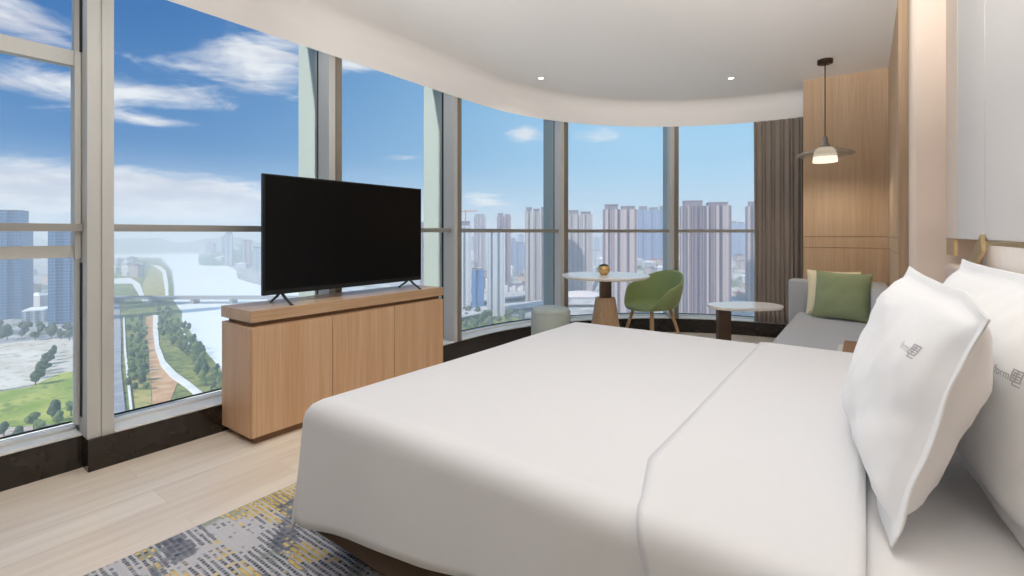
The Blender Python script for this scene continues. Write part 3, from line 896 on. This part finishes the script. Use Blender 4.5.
# ------------------------------------------------------------------ the city outside
GZ = -100.0
def ground_pt(px, py):
    d = F * (CAMZ - GZ) / (py - HOR)
    return far_point(px, d)
def ground_patch(name, poly, z, mat, thick=0.3):
    pts = [ground_pt(a, b) for a, b in poly]
    # orientation is fixed by recalc_face_normals
    return structure(MB().prism(pts, GZ + z - thick, GZ + z).build(name, mat))
def ground_mat(name, a, b, sc, a2=None, sc2=0.2, rough=0.95):
    m, nt, bs = new_mat(name)
    v, x, y, z = worldc()
    f = smooth(noise_tex(v, sc, 5, 0.6), 0.38, 0.62)
    c = mixc(f, a, b)
    if a2: c = mixc(smooth(noise_tex(v, sc2, 4, 0.7), 0.5, 0.62), c, a2)
    setcol(nt, bs, c)
    bs.inputs['Roughness'].default_value = rough
    bs.inputs['Specular IOR Level'].default_value = 0.1
    return m
G = {}
G['city'] = ground_mat('city ground', C(156, 154, 154), C(208, 206, 206), 0.06, C(112, 122, 104), 0.03)
G['lane'] = ground_mat('concrete lanes', C(176, 174, 176), C(204, 202, 202), 0.1)
G['green'] = ground_mat('green bank', C(104, 122, 66), C(150, 150, 88), 0.05, C(84, 100, 58), 0.12)
G['field'] = ground_mat('bright field', C(136, 158, 62), C(182, 184, 96), 0.05, C(120, 140, 60), 0.1)
G['bare'] = ground_mat('bare earth works', C(206, 196, 182), C(228, 222, 212), 0.04, C(180, 168, 150), 0.08)
G['pave'] = ground_mat('pinkish paving', C(186, 170, 158), C(206, 194, 184), 0.1, C(170, 150, 140), 0.3)
G['orange'] = ground_mat('orange earth', C(196, 150, 110), C(216, 178, 140), 0.08)
G['dry'] = ground_mat('dry grass', C(190, 172, 110), C(168, 160, 96), 0.06, C(130, 134, 76), 0.1)
G['path'] = ground_mat('pale path', C(228, 226, 222), C(240, 238, 236), 0.1)
G['road'] = ground_mat('grey road', C(150, 150, 158), C(172, 172, 178), 0.1)
def river_mat():
    m, nt, b = new_mat('river water')
    v, x, y, z = worldc()
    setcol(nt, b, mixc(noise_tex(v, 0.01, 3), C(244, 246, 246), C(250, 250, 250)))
    b.inputs['Roughness'].default_value = 0.45
    nt.links.new(bump(noise_tex(v, 0.15, 3), 0.15, 1.0), b.inputs['Normal'])
    return m
G['river'] = river_mat()
gp = [far_point(a, d) for a, d in ((-2600, 45), (-1400, 9000), (2600, 9000), (2200, 45))]
structure(MB().prism([(-9000, -3000), (3000, -3000), (9000, 12000), (-9000, 12000)], GZ - 1.0, GZ).build('ground', G['city']))
ground_patch('river', [(60, 256.5), (112, 254.6), (199, 253.6), (200, 262), (222, 263.5), (236, 270), (238, 279), (262, 286), (330, 292), (430, 294), (430, 330), (400, 640), (300, 640), (222, 371), (195.6, 338), (182, 320), (182, 311.7), (174.4, 301.5), (174.4, 285.7), (172, 270), (161, 257.8)], 0.35, G['river'])
ground_patch('bank_lawn', [(112, 259), (158, 259), (170, 271), (173, 286), (173, 301), (181, 312), (181, 320), (194, 338), (221, 371), (298, 640), (100, 640), (108, 300)], 0.35, G['green'])
ground_patch('bank_meadow', [(150, 268), (166, 271), (168, 286), (168, 300), (140, 300), (143, 284)], 0.7, G['dry'])
ground_patch('promenade', [(150, 265), (160, 266), (166, 271), (168.5, 286), (168.5, 300), (166, 300), (164.5, 286), (162, 272), (156, 268)], 1.0, G['path'])
ground_patch('ramp_road', [(112, 279), (130, 278), (140, 284), (144, 296), (150, 303), (143, 303), (137, 292), (132, 284), (112, 284)], 1.0, G['path'])
ground_patch('earth_strip', [(146, 318), (156, 314), (157, 330), (156, 345), (158, 356), (166, 372), (178, 382), (172, 398), (166, 408), (146, 418), (150, 380), (149, 350), (145, 335)], 0.7, G['orange'])
ground_patch('dry_patch', [(132, 380), (150, 376), (152, 410), (190, 620), (157, 620)], 1.0, G['dry'])
ground_patch('curved_path', [(153, 316), (158, 316), (158, 330), (159, 346), (165, 362), (176, 374), (190, 384), (205, 396), (240, 430), (310, 500), (290, 500), (228, 432), (198, 400), (184, 388), (172, 380), (161, 368), (155, 350), (153, 332)], 1.2, G['path'])
ground_patch('bank_path', [(180, 326), (182, 326), (187, 340), (195, 354), (193, 356), (185, 342)], 1.2, G['path'])
ground_patch('riverside_road', [(100, 305), (119, 303), (121, 330), (121, 370), (148, 640), (80, 640)], 1.2, G['road'])
ground_patch('side_lane', [(123, 318), (124.5, 318), (126, 350), (157, 640), (151, 640), (124, 352)], 1.3, G['path'])
ground_patch('earthworks', [(-40, 348), (40, 338), (78, 340), (110, 345), (110, 372), (40, 384), (-40, 398)], 0.4, G['bare'])
ground_patch('site_road', [(-40, 344), (110, 330), (110, 333), (-40, 348)], 0.6, G['road'])
ground_patch('field', [(-60, 402), (30, 388), (60, 374), (110, 368), (110, 420), (60, 425), (-60, 432)], 0.7, G['field'])
ground_patch('plaza', [(-60, 434), (60, 424), (110, 420), (100, 640), (-200, 640)], 0.5, G['pave'])
ground_patch('highway', [(440, 301), (500, 296), (560, 291), (760, 291), (760, 296), (560, 297), (500, 303), (440, 311)], 6.0, G['lane'], 1.5)
ground_patch('expressway', [(440, 318), (500, 308), (560, 303), (760, 303), (760, 307), (560, 308), (500, 314), (440, 327)], 6.0, G['lane'], 1.5)
ground_patch('park', [(430, 330), (470, 312), (520, 317), (520, 360), (430, 380)], 0.5, G['green'])

# bridge over the river
bx0 = Vector(ground_pt(96, 303.5)); bx1 = Vector(ground_pt(440, 303.5))
bd = (bx1 - bx0); bl = bd.length; ba = math.atan2(bd.y, bd.x)
brg = thing('bridge', 'long low concrete road bridge crossing the pale river', 'bridge', (bx0.x, bx0.y, GZ), ba)
M['concrete'] = plain('concrete', C(150, 150, 152), 0.9, var=0.1, scale=0.2)
MB().box(0, bl, -9, 9, 7.0, 8.6).build('deck', M['concrete'], brg)
for sgn in (-1, 1): MB().box(0, bl, sgn * 9 - 0.3, sgn * 9 + 0.3, 8.61, 10.2).build('parapet', M['concrete'], brg)
for k in range(9):
    MB().box(-2, 2, -7, 7, 0.3, 7.0).build('pier', M['concrete'], brg, loc=(bl * (k + 0.6) / 9, 0, 0))

# ----- facades
def facade(name, wall, glass, bay, storey, fw=0.6, fh=0.6, stripe=None):
    """windows in bays and storeys measured in metres on the tower's own axes"""
    m, nt, b = new_mat(name)
    v, x, y, z = objc()
    u = E.m('FRACT', (x + y + 500.0) / bay)
    q = E.m('FRACT', z / storey)
    win = E.m('LESS_THAN', u, fw) * E.m('LESS_THAN', q, fh)
    c = mixc(win, wall, glass)
    if stripe:
        s = E.m('LESS_THAN', E.m('FRACT', (x + y + 503.0) / (bay * 2.5)), 0.32)
        c = mixc(s, c, stripe)
    setcol(nt, b, c)
    b.inputs['Roughness'].default_value = 0.6
    return m
FA = {
    'purple': facade('mauve towers', C(150, 132, 138), C(84, 74, 98), 4.2, 3.0, 0.55, 0.72, C(172, 160, 160)),
    'mauve_dark': facade('dark mauve towers', C(122, 104, 110), C(66, 56, 76), 4.0, 3.0, 0.6, 0.75, C(160, 148, 150)),
    'cream': facade('cream towers', C(180, 172, 168), C(108, 106, 128), 4.0, 3.0, 0.5, 0.55, C(164, 146, 146)),
    'white': facade('white towers', C(190, 192, 198), C(126, 134, 156), 3.6, 3.0, 0.55, 0.5),
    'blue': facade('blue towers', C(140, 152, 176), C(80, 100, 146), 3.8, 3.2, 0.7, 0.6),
    'glass': facade('blue glass towers', C(112, 144, 178), C(66, 104, 148), 3.0, 3.6, 0.86, 0.78),
    'mesh': facade('blue site netting', C(84, 128, 178), C(70, 112, 164), 6.0, 3.0, 0.9, 0.9),
    'brick': facade('rosy flats', C(196, 172, 160), C(140, 124, 122), 3.6, 3.0, 0.5, 0.5),
    'grey': facade('grey flats', C(214, 214, 218), C(150, 152, 162), 3.6, 3.0, 0.5, 0.5),
}
M['roof'] = plain('grey roof', C(124, 114, 124), 0.9, var=0.1, scale=0.3)
M['roof_red'] = plain('dull red roof', C(160, 120, 110), 0.9, var=0.15, scale=0.3)
M['roof_white'] = plain('white roof', C(246, 246, 248), 0.8, var=0.06, scale=0.3)
M['crane'] = plain('crane steel', C(180, 120, 90), 0.6)

def notched(w, d, n, depth):
    """footprint with n shallow bays cut into front and back"""
    pts = []
    seg = w / (2 * n + 1)
    x = -w / 2
    for k in range(2 * n + 1):
        yy = -d / 2 + (depth if k % 2 else 0)
        pts += [(x, yy), (x + seg, yy)]
        x += seg
    x = w / 2
    for k in range(2 * n + 1):
        yy = d / 2 - (depth if k % 2 else 0)
        pts += [(x, yy), (x - seg, yy)]
        x -= seg
    return pts
def tower(label, px0, px1, ytop, d, mat, cat='tower', deep=22.0, n=3, crown=2, yaw=0.0, group=None, name='tower', roofm='roof'):
    w = (px1 - px0) / F * d
    h = (HOR - ytop) / F * d + CAMZ - GZ
    x, y = far_point((px0 + px1) / 2, d + deep / 2)
    az = math.atan(((px0 + px1) / 2 - 512) / F)
    r = thing(name, label, cat, (x, y, GZ), YAW - az * 0.7 + yaw, group)
    ct = min(6.5, h * 0.05)
    MB().prism(notched(w, deep, n, min(2.4, deep * 0.12)), 0, h - ct).build('facade', FA[mat], r)
    if crown:
        seg = w / crown
        for k in range(crown):
            a = -w / 2 + seg * k + seg * 0.12
            hh = h if (k % 2 == 0) else h - ct * 0.35
            mb = MB().box(a, a + seg * 0.76, -deep * 0.36, deep * 0.36, h - ct + 0.01, hh - 1.2)
            mb.box(a - 0.4, a + seg * 0.76 + 0.4, -deep * 0.39, deep * 0.39, hh - 1.19, hh)
            mb.build('roof_crown', M[roofm], r)
    else:
        MB().box(-w * 0.5, w * 0.5, -deep * 0.5, deep * 0.5, h - ct + 0.01, h - ct + 1.4).build('roof', M[roofm], r)
    return r
# left window
tower('tall blue glass tower at the far left, stepped at its right shoulder', -30, 17, 205, 560, 'glass', n=4, crown=0, deep=30)
tower('lower blue glass block seen just right of the tall tower at far left', 15, 28, 219, 610, 'glass', n=1, crown=0, deep=26)
tower('narrow blue glass tower seen beside the first window post', 56, 84, 224, 540, 'glass', n=2, crown=1, deep=26)
tower('low white podium building between the two blue glass towers', 29, 46, 311, 545, 'white', 'building', 30, 2, 0, name='building', roofm='roof_white')
tower('small pale block behind the podium of the blue towers', 40, 54, 300, 760, 'grey', 'building', 30, 2, 0, name='building')
# across the river
tower('slim white tower among the hills across the river, tallest there', 226, 232, 232, 1500, 'white', n=1, crown=1)
tower('white twin-topped tower across the river beside the television', 243, 250, 240, 1450, 'cream', n=1, crown=2)
tower('short white block across the river touching the television edge', 254, 261, 247, 1300, 'white', n=1, crown=1)
tower('pale tower seen between the television and the window fin', 419, 429, 222, 800, 'purple', n=1, crown=1)
# behind the curved window
tower('pale construction tower with a crane at the left edge of the curved window', 460, 471, 221, 640, 'white', n=1, crown=1)
tower('low block wrapped in bright blue netting', 472, 484, 268, 640, 'mesh', 'building', 18, 1, 0, name='building')
tower('white construction tower with a blue-netted top', 487, 505, 226, 590, 'white', n=2, crown=0)
tower('pinkish tower rising behind the netted construction tower', 497, 511, 213, 900, 'purple', n=2, crown=2)
tower('broad mauve and white tower beside the third window post', 525, 548, 207, 700, 'cream', n=3, crown=3, roofm='roof')
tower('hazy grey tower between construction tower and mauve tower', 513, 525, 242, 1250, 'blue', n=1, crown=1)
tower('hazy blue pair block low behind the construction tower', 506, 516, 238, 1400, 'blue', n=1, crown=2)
tower('faint tower behind the crane tower', 474, 486, 214, 1300, 'purple', n=1, crown=1)
tower('dark low office block on the roadside below the towers', 504, 531, 285, 800, 'grey', 'building', 24, 3, 0, name='building')
tower('cream and blue tower right of the third window post', 567, 592, 210, 760, 'cream', n=3, crown=2)
tower('tall mauve striped tower behind the round table', 603, 636, 204, 600, 'purple', n=3, crown=2, deep=26)
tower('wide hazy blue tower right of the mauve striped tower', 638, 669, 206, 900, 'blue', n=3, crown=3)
tower('largest mauve striped tower behind the green chair', 681, 728, 200, 560, 'mauve_dark', n=4, crown=2, deep=28)
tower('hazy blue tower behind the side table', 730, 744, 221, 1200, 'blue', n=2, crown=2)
tower('mauve tower half covered by the curtain', 747, 766, 201, 640, 'mauve_dark', n=2, crown=1)
tower('faint pale tower left of the tall mauve striped tower', 591, 602, 250, 1500, 'white', n=1, crown=1)
# construction crane on the crane tower
cxy = far_point(465.5, 652)
cr = thing('tower_crane', 'tower crane on the pale construction tower by the curved window', 'crane', (cxy[0], cxy[1], GZ + (HOR - 221) / F * 640 + CAMZ - GZ), YAW)
MB().box(-0.7, 0.7, -0.7, 0.7, 0, 15).build('mast', M['crane'], cr)
MB().box(-7, 16, -0.6, 0.6, 13, 14.2).build('jib', M['crane'], cr)

TAKEN = []
def claim(x, y, r):
    if any((x - a) ** 2 + (y - b) ** 2 < (r + c) ** 2 for a, b, c in TAKEN): return False
    TAKEN.append((x, y, r)); return True
for o in list(scene.objects):
    if o.parent is None and o.name.split('.')[0] in ('tower', 'building', 'tower_crane'):
        b_ = max((max(abs(c[0]), abs(c[1])) for ch_ in o.children if ch_.type == 'MESH' for c in ch_.bound_box), default=10)
        TAKEN.append((o.location.x, o.location.y, b_ * 1.3))
TAKEN.append((*ground_pt(581, 302), 34))
# hazy skyline far away, all alike
sky_group = 'hazy towers on the skyline'
protos = []
for k, (mt, w, dp) in enumerate((('blue', 30, 20), ('white', 24, 20), ('purple', 34, 22), ('grey', 26, 24))):
    r = thing('skyline_tower', 'small hazy tower block standing far off on the city skyline', 'tower', (0, 0, GZ), 0, sky_group)
    MB().prism(notched(w, dp, 2, 2), 0, 92).build('facade', FA[mt], r)
    MB().box(-w * 0.3, w * 0.3, -dp * 0.3, dp * 0.3, 92.01, 98).build('roof_crown', M['roof'], r)
    protos.append(r)
used = set()
rnd = random.Random(3)
k = 0
for px in list(range(440, 775, 6)) + list(range(420, 440, 6)) + list(range(202, 264, 9)):
    d = rnd.uniform(1500, 3000) if px > 400 else rnd.uniform(1900, 3000)
    x, y = far_point(px + rnd.uniform(-3, 3), d)
    if not claim(x, y, 24): continue
    hs = rnd.uniform(0.35, 1.0) if px < 400 else rnd.uniform(0.5, 1.1)
    loc, rz, sc = (x, y, GZ), YAW + rnd.uniform(-0.5, 0.5), (1, 1, hs)
    p = protos[k % 4]
    if k < 4: p.location, p.rotation_euler.z, p.scale = loc, rz, sc
    else: dup(p, loc, rz, sc)
    k += 1

# low houses
hp = []
for mt, rf, w, dp, h in (('grey', 'roof_white', 22, 14, 16), ('white', 'roof_white', 30, 14, 20), ('brick', 'roof_red', 20, 16, 13), ('cream', 'roof', 26, 16, 24)):
    r = thing('low_house', 'small low building with a pale flat roof among the city blocks', 'building', (0, 0, GZ), 0, 'low city houses')
    MB().box(-w / 2, w / 2, -dp / 2, dp / 2, 0, h).build('facade', FA[mt], r)
    mb = MB().box(-w / 2 - 0.5, w / 2 + 0.5, -dp / 2 - 0.5, dp / 2 + 0.5, h + 0.01, h + 1.2)
    mb.box(-w * 0.2, w * 0.1, -dp * 0.2, dp * 0.2, h + 1.21, h + 4)
    mb.build('roof', M[rf], r)
    hp.append(r)
spots = []
for k in range(190):
    px = rnd.uniform(446, 770); py = 247 + (rnd.random() ** 0.8) * 44
    spots.append((px, py))
for k in range(26):
    px = rnd.uniform(206, 262); py = rnd.uniform(250, 262 + (px - 206) * 0.25); spots.append((px, py))
for k in range(34):
    px = rnd.uniform(-5, 100); py = rnd.uniform(248, 322); spots.append((px, py))
for k in range(16):
    px = rnd.uniform(112, 140); py = rnd.uniform(262, 277); spots.append((px, py))
k = -1
for px, py in spots:
    x, y = ground_pt(px, py)
    if not claim(x, y, 17): continue
    k += 1
    loc, rz, sc = (x, y, GZ), YAW + rnd.choice((0, PI / 2)) + rnd.uniform(-0.3, 0.3), (1, 1, rnd.uniform(0.6, 1.3))
    if k < 4: hp[k].location, hp[k].rotation_euler.z, hp[k].scale = loc, rz, sc
    else: dup(hp[k % 4], loc, rz, sc)

# the built-up slope behind the mauve towers
def slope_z(px, d):
    t = min(1.0, max(0.0, (d - 640) / 230)); t = t * t * (3 - 2 * t)
    e = min(1.0, max(0.0, (px - 588) / 16)); e = e * e * (3 - 2 * e)
    return 52 * t * e
P = []
for i in range(43):
    px = 586 + 5 * i
    row = []
    for j in range(25):
        d = 630 + 14 * j
        x, y = far_point(px, d)
        row.append((x, y, GZ - 0.5 + slope_z(px, d) + 0.6 * (j > 0)))
    P.append(row)
structure(MB().grid(P).build('hillside', G['city'], smooth=True))
for t in range(210):
    px, d = rnd.uniform(598, 780), 655 + 225 * rnd.random() ** 0.8
    x, y = far_point(px, d)
    if not claim(x, y, 11): continue
    c_ = dup(hp[t % 4], (x, y, GZ + slope_z(px, d) - 2.5), YAW + rnd.choice((0, PI / 2)) + rnd.uniform(-0.3, 0.3), (0.7, 0.7, rnd.uniform(0.5, 0.8)),
             label='small white-roofed building on the crowded slope between the mauve towers', group='houses on the slope')
    
# white-roofed hall by the road, seen under the round table
hall_xy = ground_pt(581, 302)
hall = thing('exhibition_hall', 'low hall with a latticed white vaulted roof behind the round table', 'building', (hall_xy[0], hall_xy[1], GZ), YAW)
MB().box(-28, 28, -14, 14, 0, 9).build('facade', FA['white'], hall)
rf = MB()
rings = []
for k in range(13):
    x = -29 + 58 * k / 12
    rings.append([(x, -15 + 30 * j / 10, 9.01 + 8 * math.sin(PI * j / 10) * (0.6 + 0.4 * math.sin(PI * k / 12))) for j in range(11)])
rf.grid(rings); rf.build('roof', plain('pale vaulted roof', C(214, 206, 208), 0.8, var=0.25, scale=0.5), hall, angle=25)

# hills
def hill(name, px0, px1, d, hmax, seed, mat):
    P = []
    n = 60
    for i in range(n + 1):
        px = px0 + (px1 - px0) * i / n
        row = []
        for j in range(9):
            q = j / 8
            x, y = far_point(px, d + (q - 0.5) * 900)
            e = math.sin(PI * i / n) ** 0.5
            z = hmax * e * math.sin(PI * q) * (0.65 + 0.6 * noise.noise(Vector((px * 0.02, q * 1.5, seed))) + 0.25 * noise.noise(Vector((px * 0.09, q * 4, seed))))
            row.append((x, y, GZ - 2 + max(0, z)))
        P.append(row)
    return structure(MB().grid(P).build(name, mat, smooth=True))
G['hill'] = ground_mat('wooded hill', C(88, 108, 92), C(110, 128, 108), 0.01)
hill('hill_near', 198, 330, 1950, 62, 1.0, G['hill'])
hill('hill_far', -120, 420, 3100, 98, 4.0, G['hill'])
hill('hill_east', 380, 900, 4800, 105, 9.0, G['hill'])

# trees
def tree_proto(label, grp, mat, hgt, rad, seed, clumps):
    r = thing('tree', label, 'tree', (0, 0, GZ), 0, grp)
    MB().tube([(0, 0, 0), (0.1, 0, hgt * 0.5)], [0.35, 0.2], 6).build('trunk', M['bark'], r)
    mb = MB()
    q = random.Random(seed)
    for k in range(clumps):
        a = q.uniform(0, 2 * PI); rr = q.uniform(0, rad * 0.55); zz = hgt * q.uniform(0.42, 0.82)
        s = rad * q.uniform(0.45, 0.7)
        res = bmesh.ops.create_icosphere(mb.bm, subdivisions=2, radius=s)
        for v in res['verts']:
            k2 = 1 + 0.35 * noise.noise(v.co * (1.4 / s * 1.5) + Vector((k, seed, 0)))
            v.co = v.co * k2 + Vector((rr * math.cos(a), rr * math.sin(a), zz))
    mb.build('crown', mat, r)
    return r
M['bark'] = plain('bark', C(96, 82, 66), 0.9)
M['leaf1'] = plain('dark leaves', C(66, 86, 58), 0.9, var=0.35, scale=0.8)
M['leaf2'] = plain('fresh leaves', C(98, 120, 70), 0.9, var=0.3, scale=0.8)
M['leaf3'] = plain('dusty leaves', C(78, 90, 76), 0.9, var=0.3, scale=0.8)
groups = {
    'bank': ('leafy tree on the green river bank below the window', 'trees on the river bank', [(143 + 0, 0)]),
}
def scatter(label, grp, mats, pts, hgt, rad, cl, seed):
    ps = [tree_proto(label, grp, mats[i % len(mats)], hgt, rad, seed + i, cl) for i in range(2)]
    q = random.Random(seed)
    k = -1
    for px, py in pts:
        x, y = ground_pt(px, py)
        if not claim(x, y, rad * 1.4): continue
        k += 1
        s = q.uniform(0.75, 1.3)
        loc, rz, sc = (x, y, GZ), q.uniform(0, 6.28), (s, s, s * q.uniform(0.9, 1.2))
        if k < 2: ps[k].location, ps[k].rotation_euler.z, ps[k].scale = loc, rz, sc
        else: dup(ps[k], loc, rz, sc) if False else dup(ps[k % 2], loc, rz, sc)
q = random.Random(12)
bank = []
for k in range(260):
    t = q.random()
    px = 162 + 52 * t + q.uniform(-6, 8); py = 322 + 66 * t ** 1.2 + q.uniform(-14, 10)
    bank.append((px, py))
scatter('leafy tree between the curved path and the river', 'trees along the river', (M['leaf1'], M['leaf2']), bank, 6.5, 2.3, 7, 40)
lawn = [(q.uniform(128, 147), q.uniform(322, 392)) for k in range(170)]
scatter('bushy tree on the green strip beside the riverside road', 'trees beside the riverside road', (M['leaf2'], M['leaf1']), lawn, 6, 2.2, 7, 50)
fieldt = [(4, 437), (12, 436), (24, 432), (34, 430), (43, 426), (54, 423), (63, 420), (71, 417), (18, 440), (40, 438), (78, 422), (59, 428), (48, 434), (30, 441), (68, 428)]
scatter('small round tree along the lower edge of the bright green field', 'trees along the green field', (M['leaf1'], M['leaf2']), fieldt, 9, 2.6, 6, 60)
hedge = [(36 + 18 * t / 9.0 + q.uniform(-1.5, 1.5), 386 - 32 * t / 9.0) for t in range(10)]
scatter('dark tree in the line between the two bare building plots', 'trees between the bare plots', (M['leaf1'], M['leaf1']), hedge, 9, 3.4, 6, 70)
street = [(q.uniform(-4, 84), q.uniform(330, 341)) for k in range(60)]
scatter('dark street tree at the foot of the blue glass towers', 'street trees by the glass towers', (M['leaf1'], M['leaf3']), street, 8, 3.4, 6, 80)
park = [(q.uniform(462, 522), q.uniform(313, 332)) for k in range(90)]
scatter('dusty green tree in the roadside park below the curved window', 'trees in the roadside park', (M['leaf3'], M['leaf1']), park, 9, 4.0, 7, 90)
citytr = [(q.uniform(445, 760), q.uniform(276, 300)) for k in range(40)]
scatter('small dark tree among the low city houses', 'trees among the city houses', (M['leaf3'], M['leaf1']), citytr, 11, 6, 5, 95)
hillt = [(q.uniform(200, 262), q.uniform(258, 266)) for k in range(0)]

# haze : real scattering air over the city
HZ = bpy.data.materials.new('city haze'); HZ.use_nodes = True
nt = HZ.node_tree; nt.nodes.remove(nt.nodes['Principled BSDF'])
vs_ = nt.nodes.new('ShaderNodeVolumeScatter')
vs_.inputs['Color'].default_value = (0.87, 0.93, 1.0, 1)
vs_.inputs['Density'].default_value = 0.0006
vs_.inputs['Anisotropy'].default_value = 0.1
nt.links.new(vs_.outputs[0], nt.nodes['Material Output'].inputs['Volume'])
HZ.cycles.homogeneous_volume = True
hz = MB().prism([(-60, -2900), (-60, 60), (2900, 60), (8900, 11900), (-8900, 11900), (-8900, -2900)], GZ + 0.01 - 5, 70).build('haze', HZ)
tag(hz, 'thin bluish haze lying over the distant city', 'haze', kind='stuff')

from collections import Counter
COUNT = Counter(o.name.split('.')[0] for o in scene.objects if o.parent is None)
# ------------------------------------------------------------------ sun and sky
sun = bpy.data.lights.new('sun', 'SUN'); sun.energy = 5.0; sun.angle = math.radians(1.5); sun.color = (1, 0.95, 0.88)
so = bpy.data.objects.new('sun', sun); COL.objects.link(so)
so.rotation_euler = Vector((0.135, 0.78, -0.62)).to_track_quat('-Z', 'Y').to_euler()

w = bpy.data.worlds.new('sky'); scene.world = w; w.use_nodes = True
nt = w.node_tree; E.nt = nt
bg = nt.nodes['Background']
tc = nt.nodes.new('ShaderNodeTexCoord'); sp = nt.nodes.new('ShaderNodeSeparateXYZ')
nt.links.new(tc.outputs['Generated'], sp.inputs[0])
X, Y, Z = E(sp.outputs[0]), E(sp.outputs[1]), E(sp.outputs[2])
# bearing from due "window" and elevation, both in radians
rt_ = X * CY + Y * SY
fw_ = Y * CY - X * SY
AZ = E.m('ARCTAN2', rt_, fw_)                       # negative to the left of the view axis
EL = E.m('ARCSINE', Z)
up = clamp01(EL / 0.60)
side = smooth(AZ, -0.75, 0.35)
top = mixc(side, C(36, 100, 172), C(140, 194, 237))
mid = mixc(side, C(56, 128, 192), C(166, 212, 243))
low = mixc(side, C(176, 206, 232), C(196, 222, 240))
skyc = mixc(smooth(EL, 0.0, 0.16), low, mid)
skyc = mixc(smooth(EL, 0.10, 0.50), skyc, top)
# cloud deck seen in perspective
inv = 1.0 / (E.m('MAXIMUM', Z, 0.0) + 0.10)
cv = vec(rt_ * inv * 0.55, fw_ * inv * 1.3, 0.0)
n1 = noise_tex(cv, 1.9, 9, 0.62, 1.0)
n2 = noise_tex(vec(AZ * 1.0 + EL * 0.35, EL * 2.6, 3.3), 7.5, 9, 0.62, 0.5)
def blob(az, el, sa, se, wgt):
    a = (AZ - az) / sa; b = (EL - el) / se
    return E.m('EXPONENT', (a * a + b * b) * -1.0) * wgt
def dirof(px, py):
    az = math.atan((px - 512) / F)
    return az, math.atan((HOR - py) / F * math.cos(az))
bias = None
for px, py, sa, se, wgt in ((262, 55, 0.11, 0.07, 0.34), (170, 60, 0.10, 0.028, 0.20), (40, 22, 0.13, 0.055, 0.26), (150, 94, 0.12, 0.018, 0.27), (150, 121, 0.09, 0.012, 0.24), (40, 86, 0.10, 0.025, 0.22), (40, 190, 0.20, 0.05, 0.33), (170, 196, 0.18, 0.042, 0.31), (250, 207, 0.12, 0.03, 0.26), (120, 30, 0.10, 0.045, -0.22), (190, 145, 0.25, 0.022, -0.15), (600, 135, 0.07, 0.02, 0.26), (520, 132, 0.05, 0.02, 0.24), (485, 200, 0.06, 0.02, 0.30), (400, 158, 0.06, 0.008, 0.2), (350, 66, 0.06, 0.012, 0.25), (640, 195, 0.10, 0.015, 0.12)):
    a, e = dirof(px, py)
    t = blob(a, e, sa, se, wgt)
    bias = t if bias is None else bias + t
dens = n1 * 0.45 + n2 * 0.55 + bias
cloud = smooth(dens, 0.62, 0.86)
shade = noise_tex(vec(AZ, EL * 3.0, 9.0), 7.0, 6, 0.6)
cc = mixc(smooth(shade, 0.35, 0.65), mixc(side, C(206, 208, 222), C(232, 236, 244)), C(248, 248, 250))
skyc = mixc(cloud * 0.95, skyc, cc)
# pale band over the horizon
skyc = mixc((1.0 - smooth(EL, -0.02, 0.07)) * 0.55, skyc, C(226, 236, 244))
nt.links.new(skyc, bg.inputs[0])
bg.inputs[1].default_value = 1.0

# ------------------------------------------------------------------ output settings
scene.view_settings.view_transform = 'Standard'
scene.view_settings.look = 'None'
scene.view_settings.exposure = 0.0
scene.view_settings.gamma = 1.0
scene.view_settings.use_curve_mapping = False
scene.cycles.use_denoising = True
scene.cycles.max_bounces = 12
scene.cycles.diffuse_bounces = 6
scene.cycles.transparent_max_bounces = 24
scene.cycles.volume_bounces = 1
scene.cycles.sample_clamp_indirect = 6.0
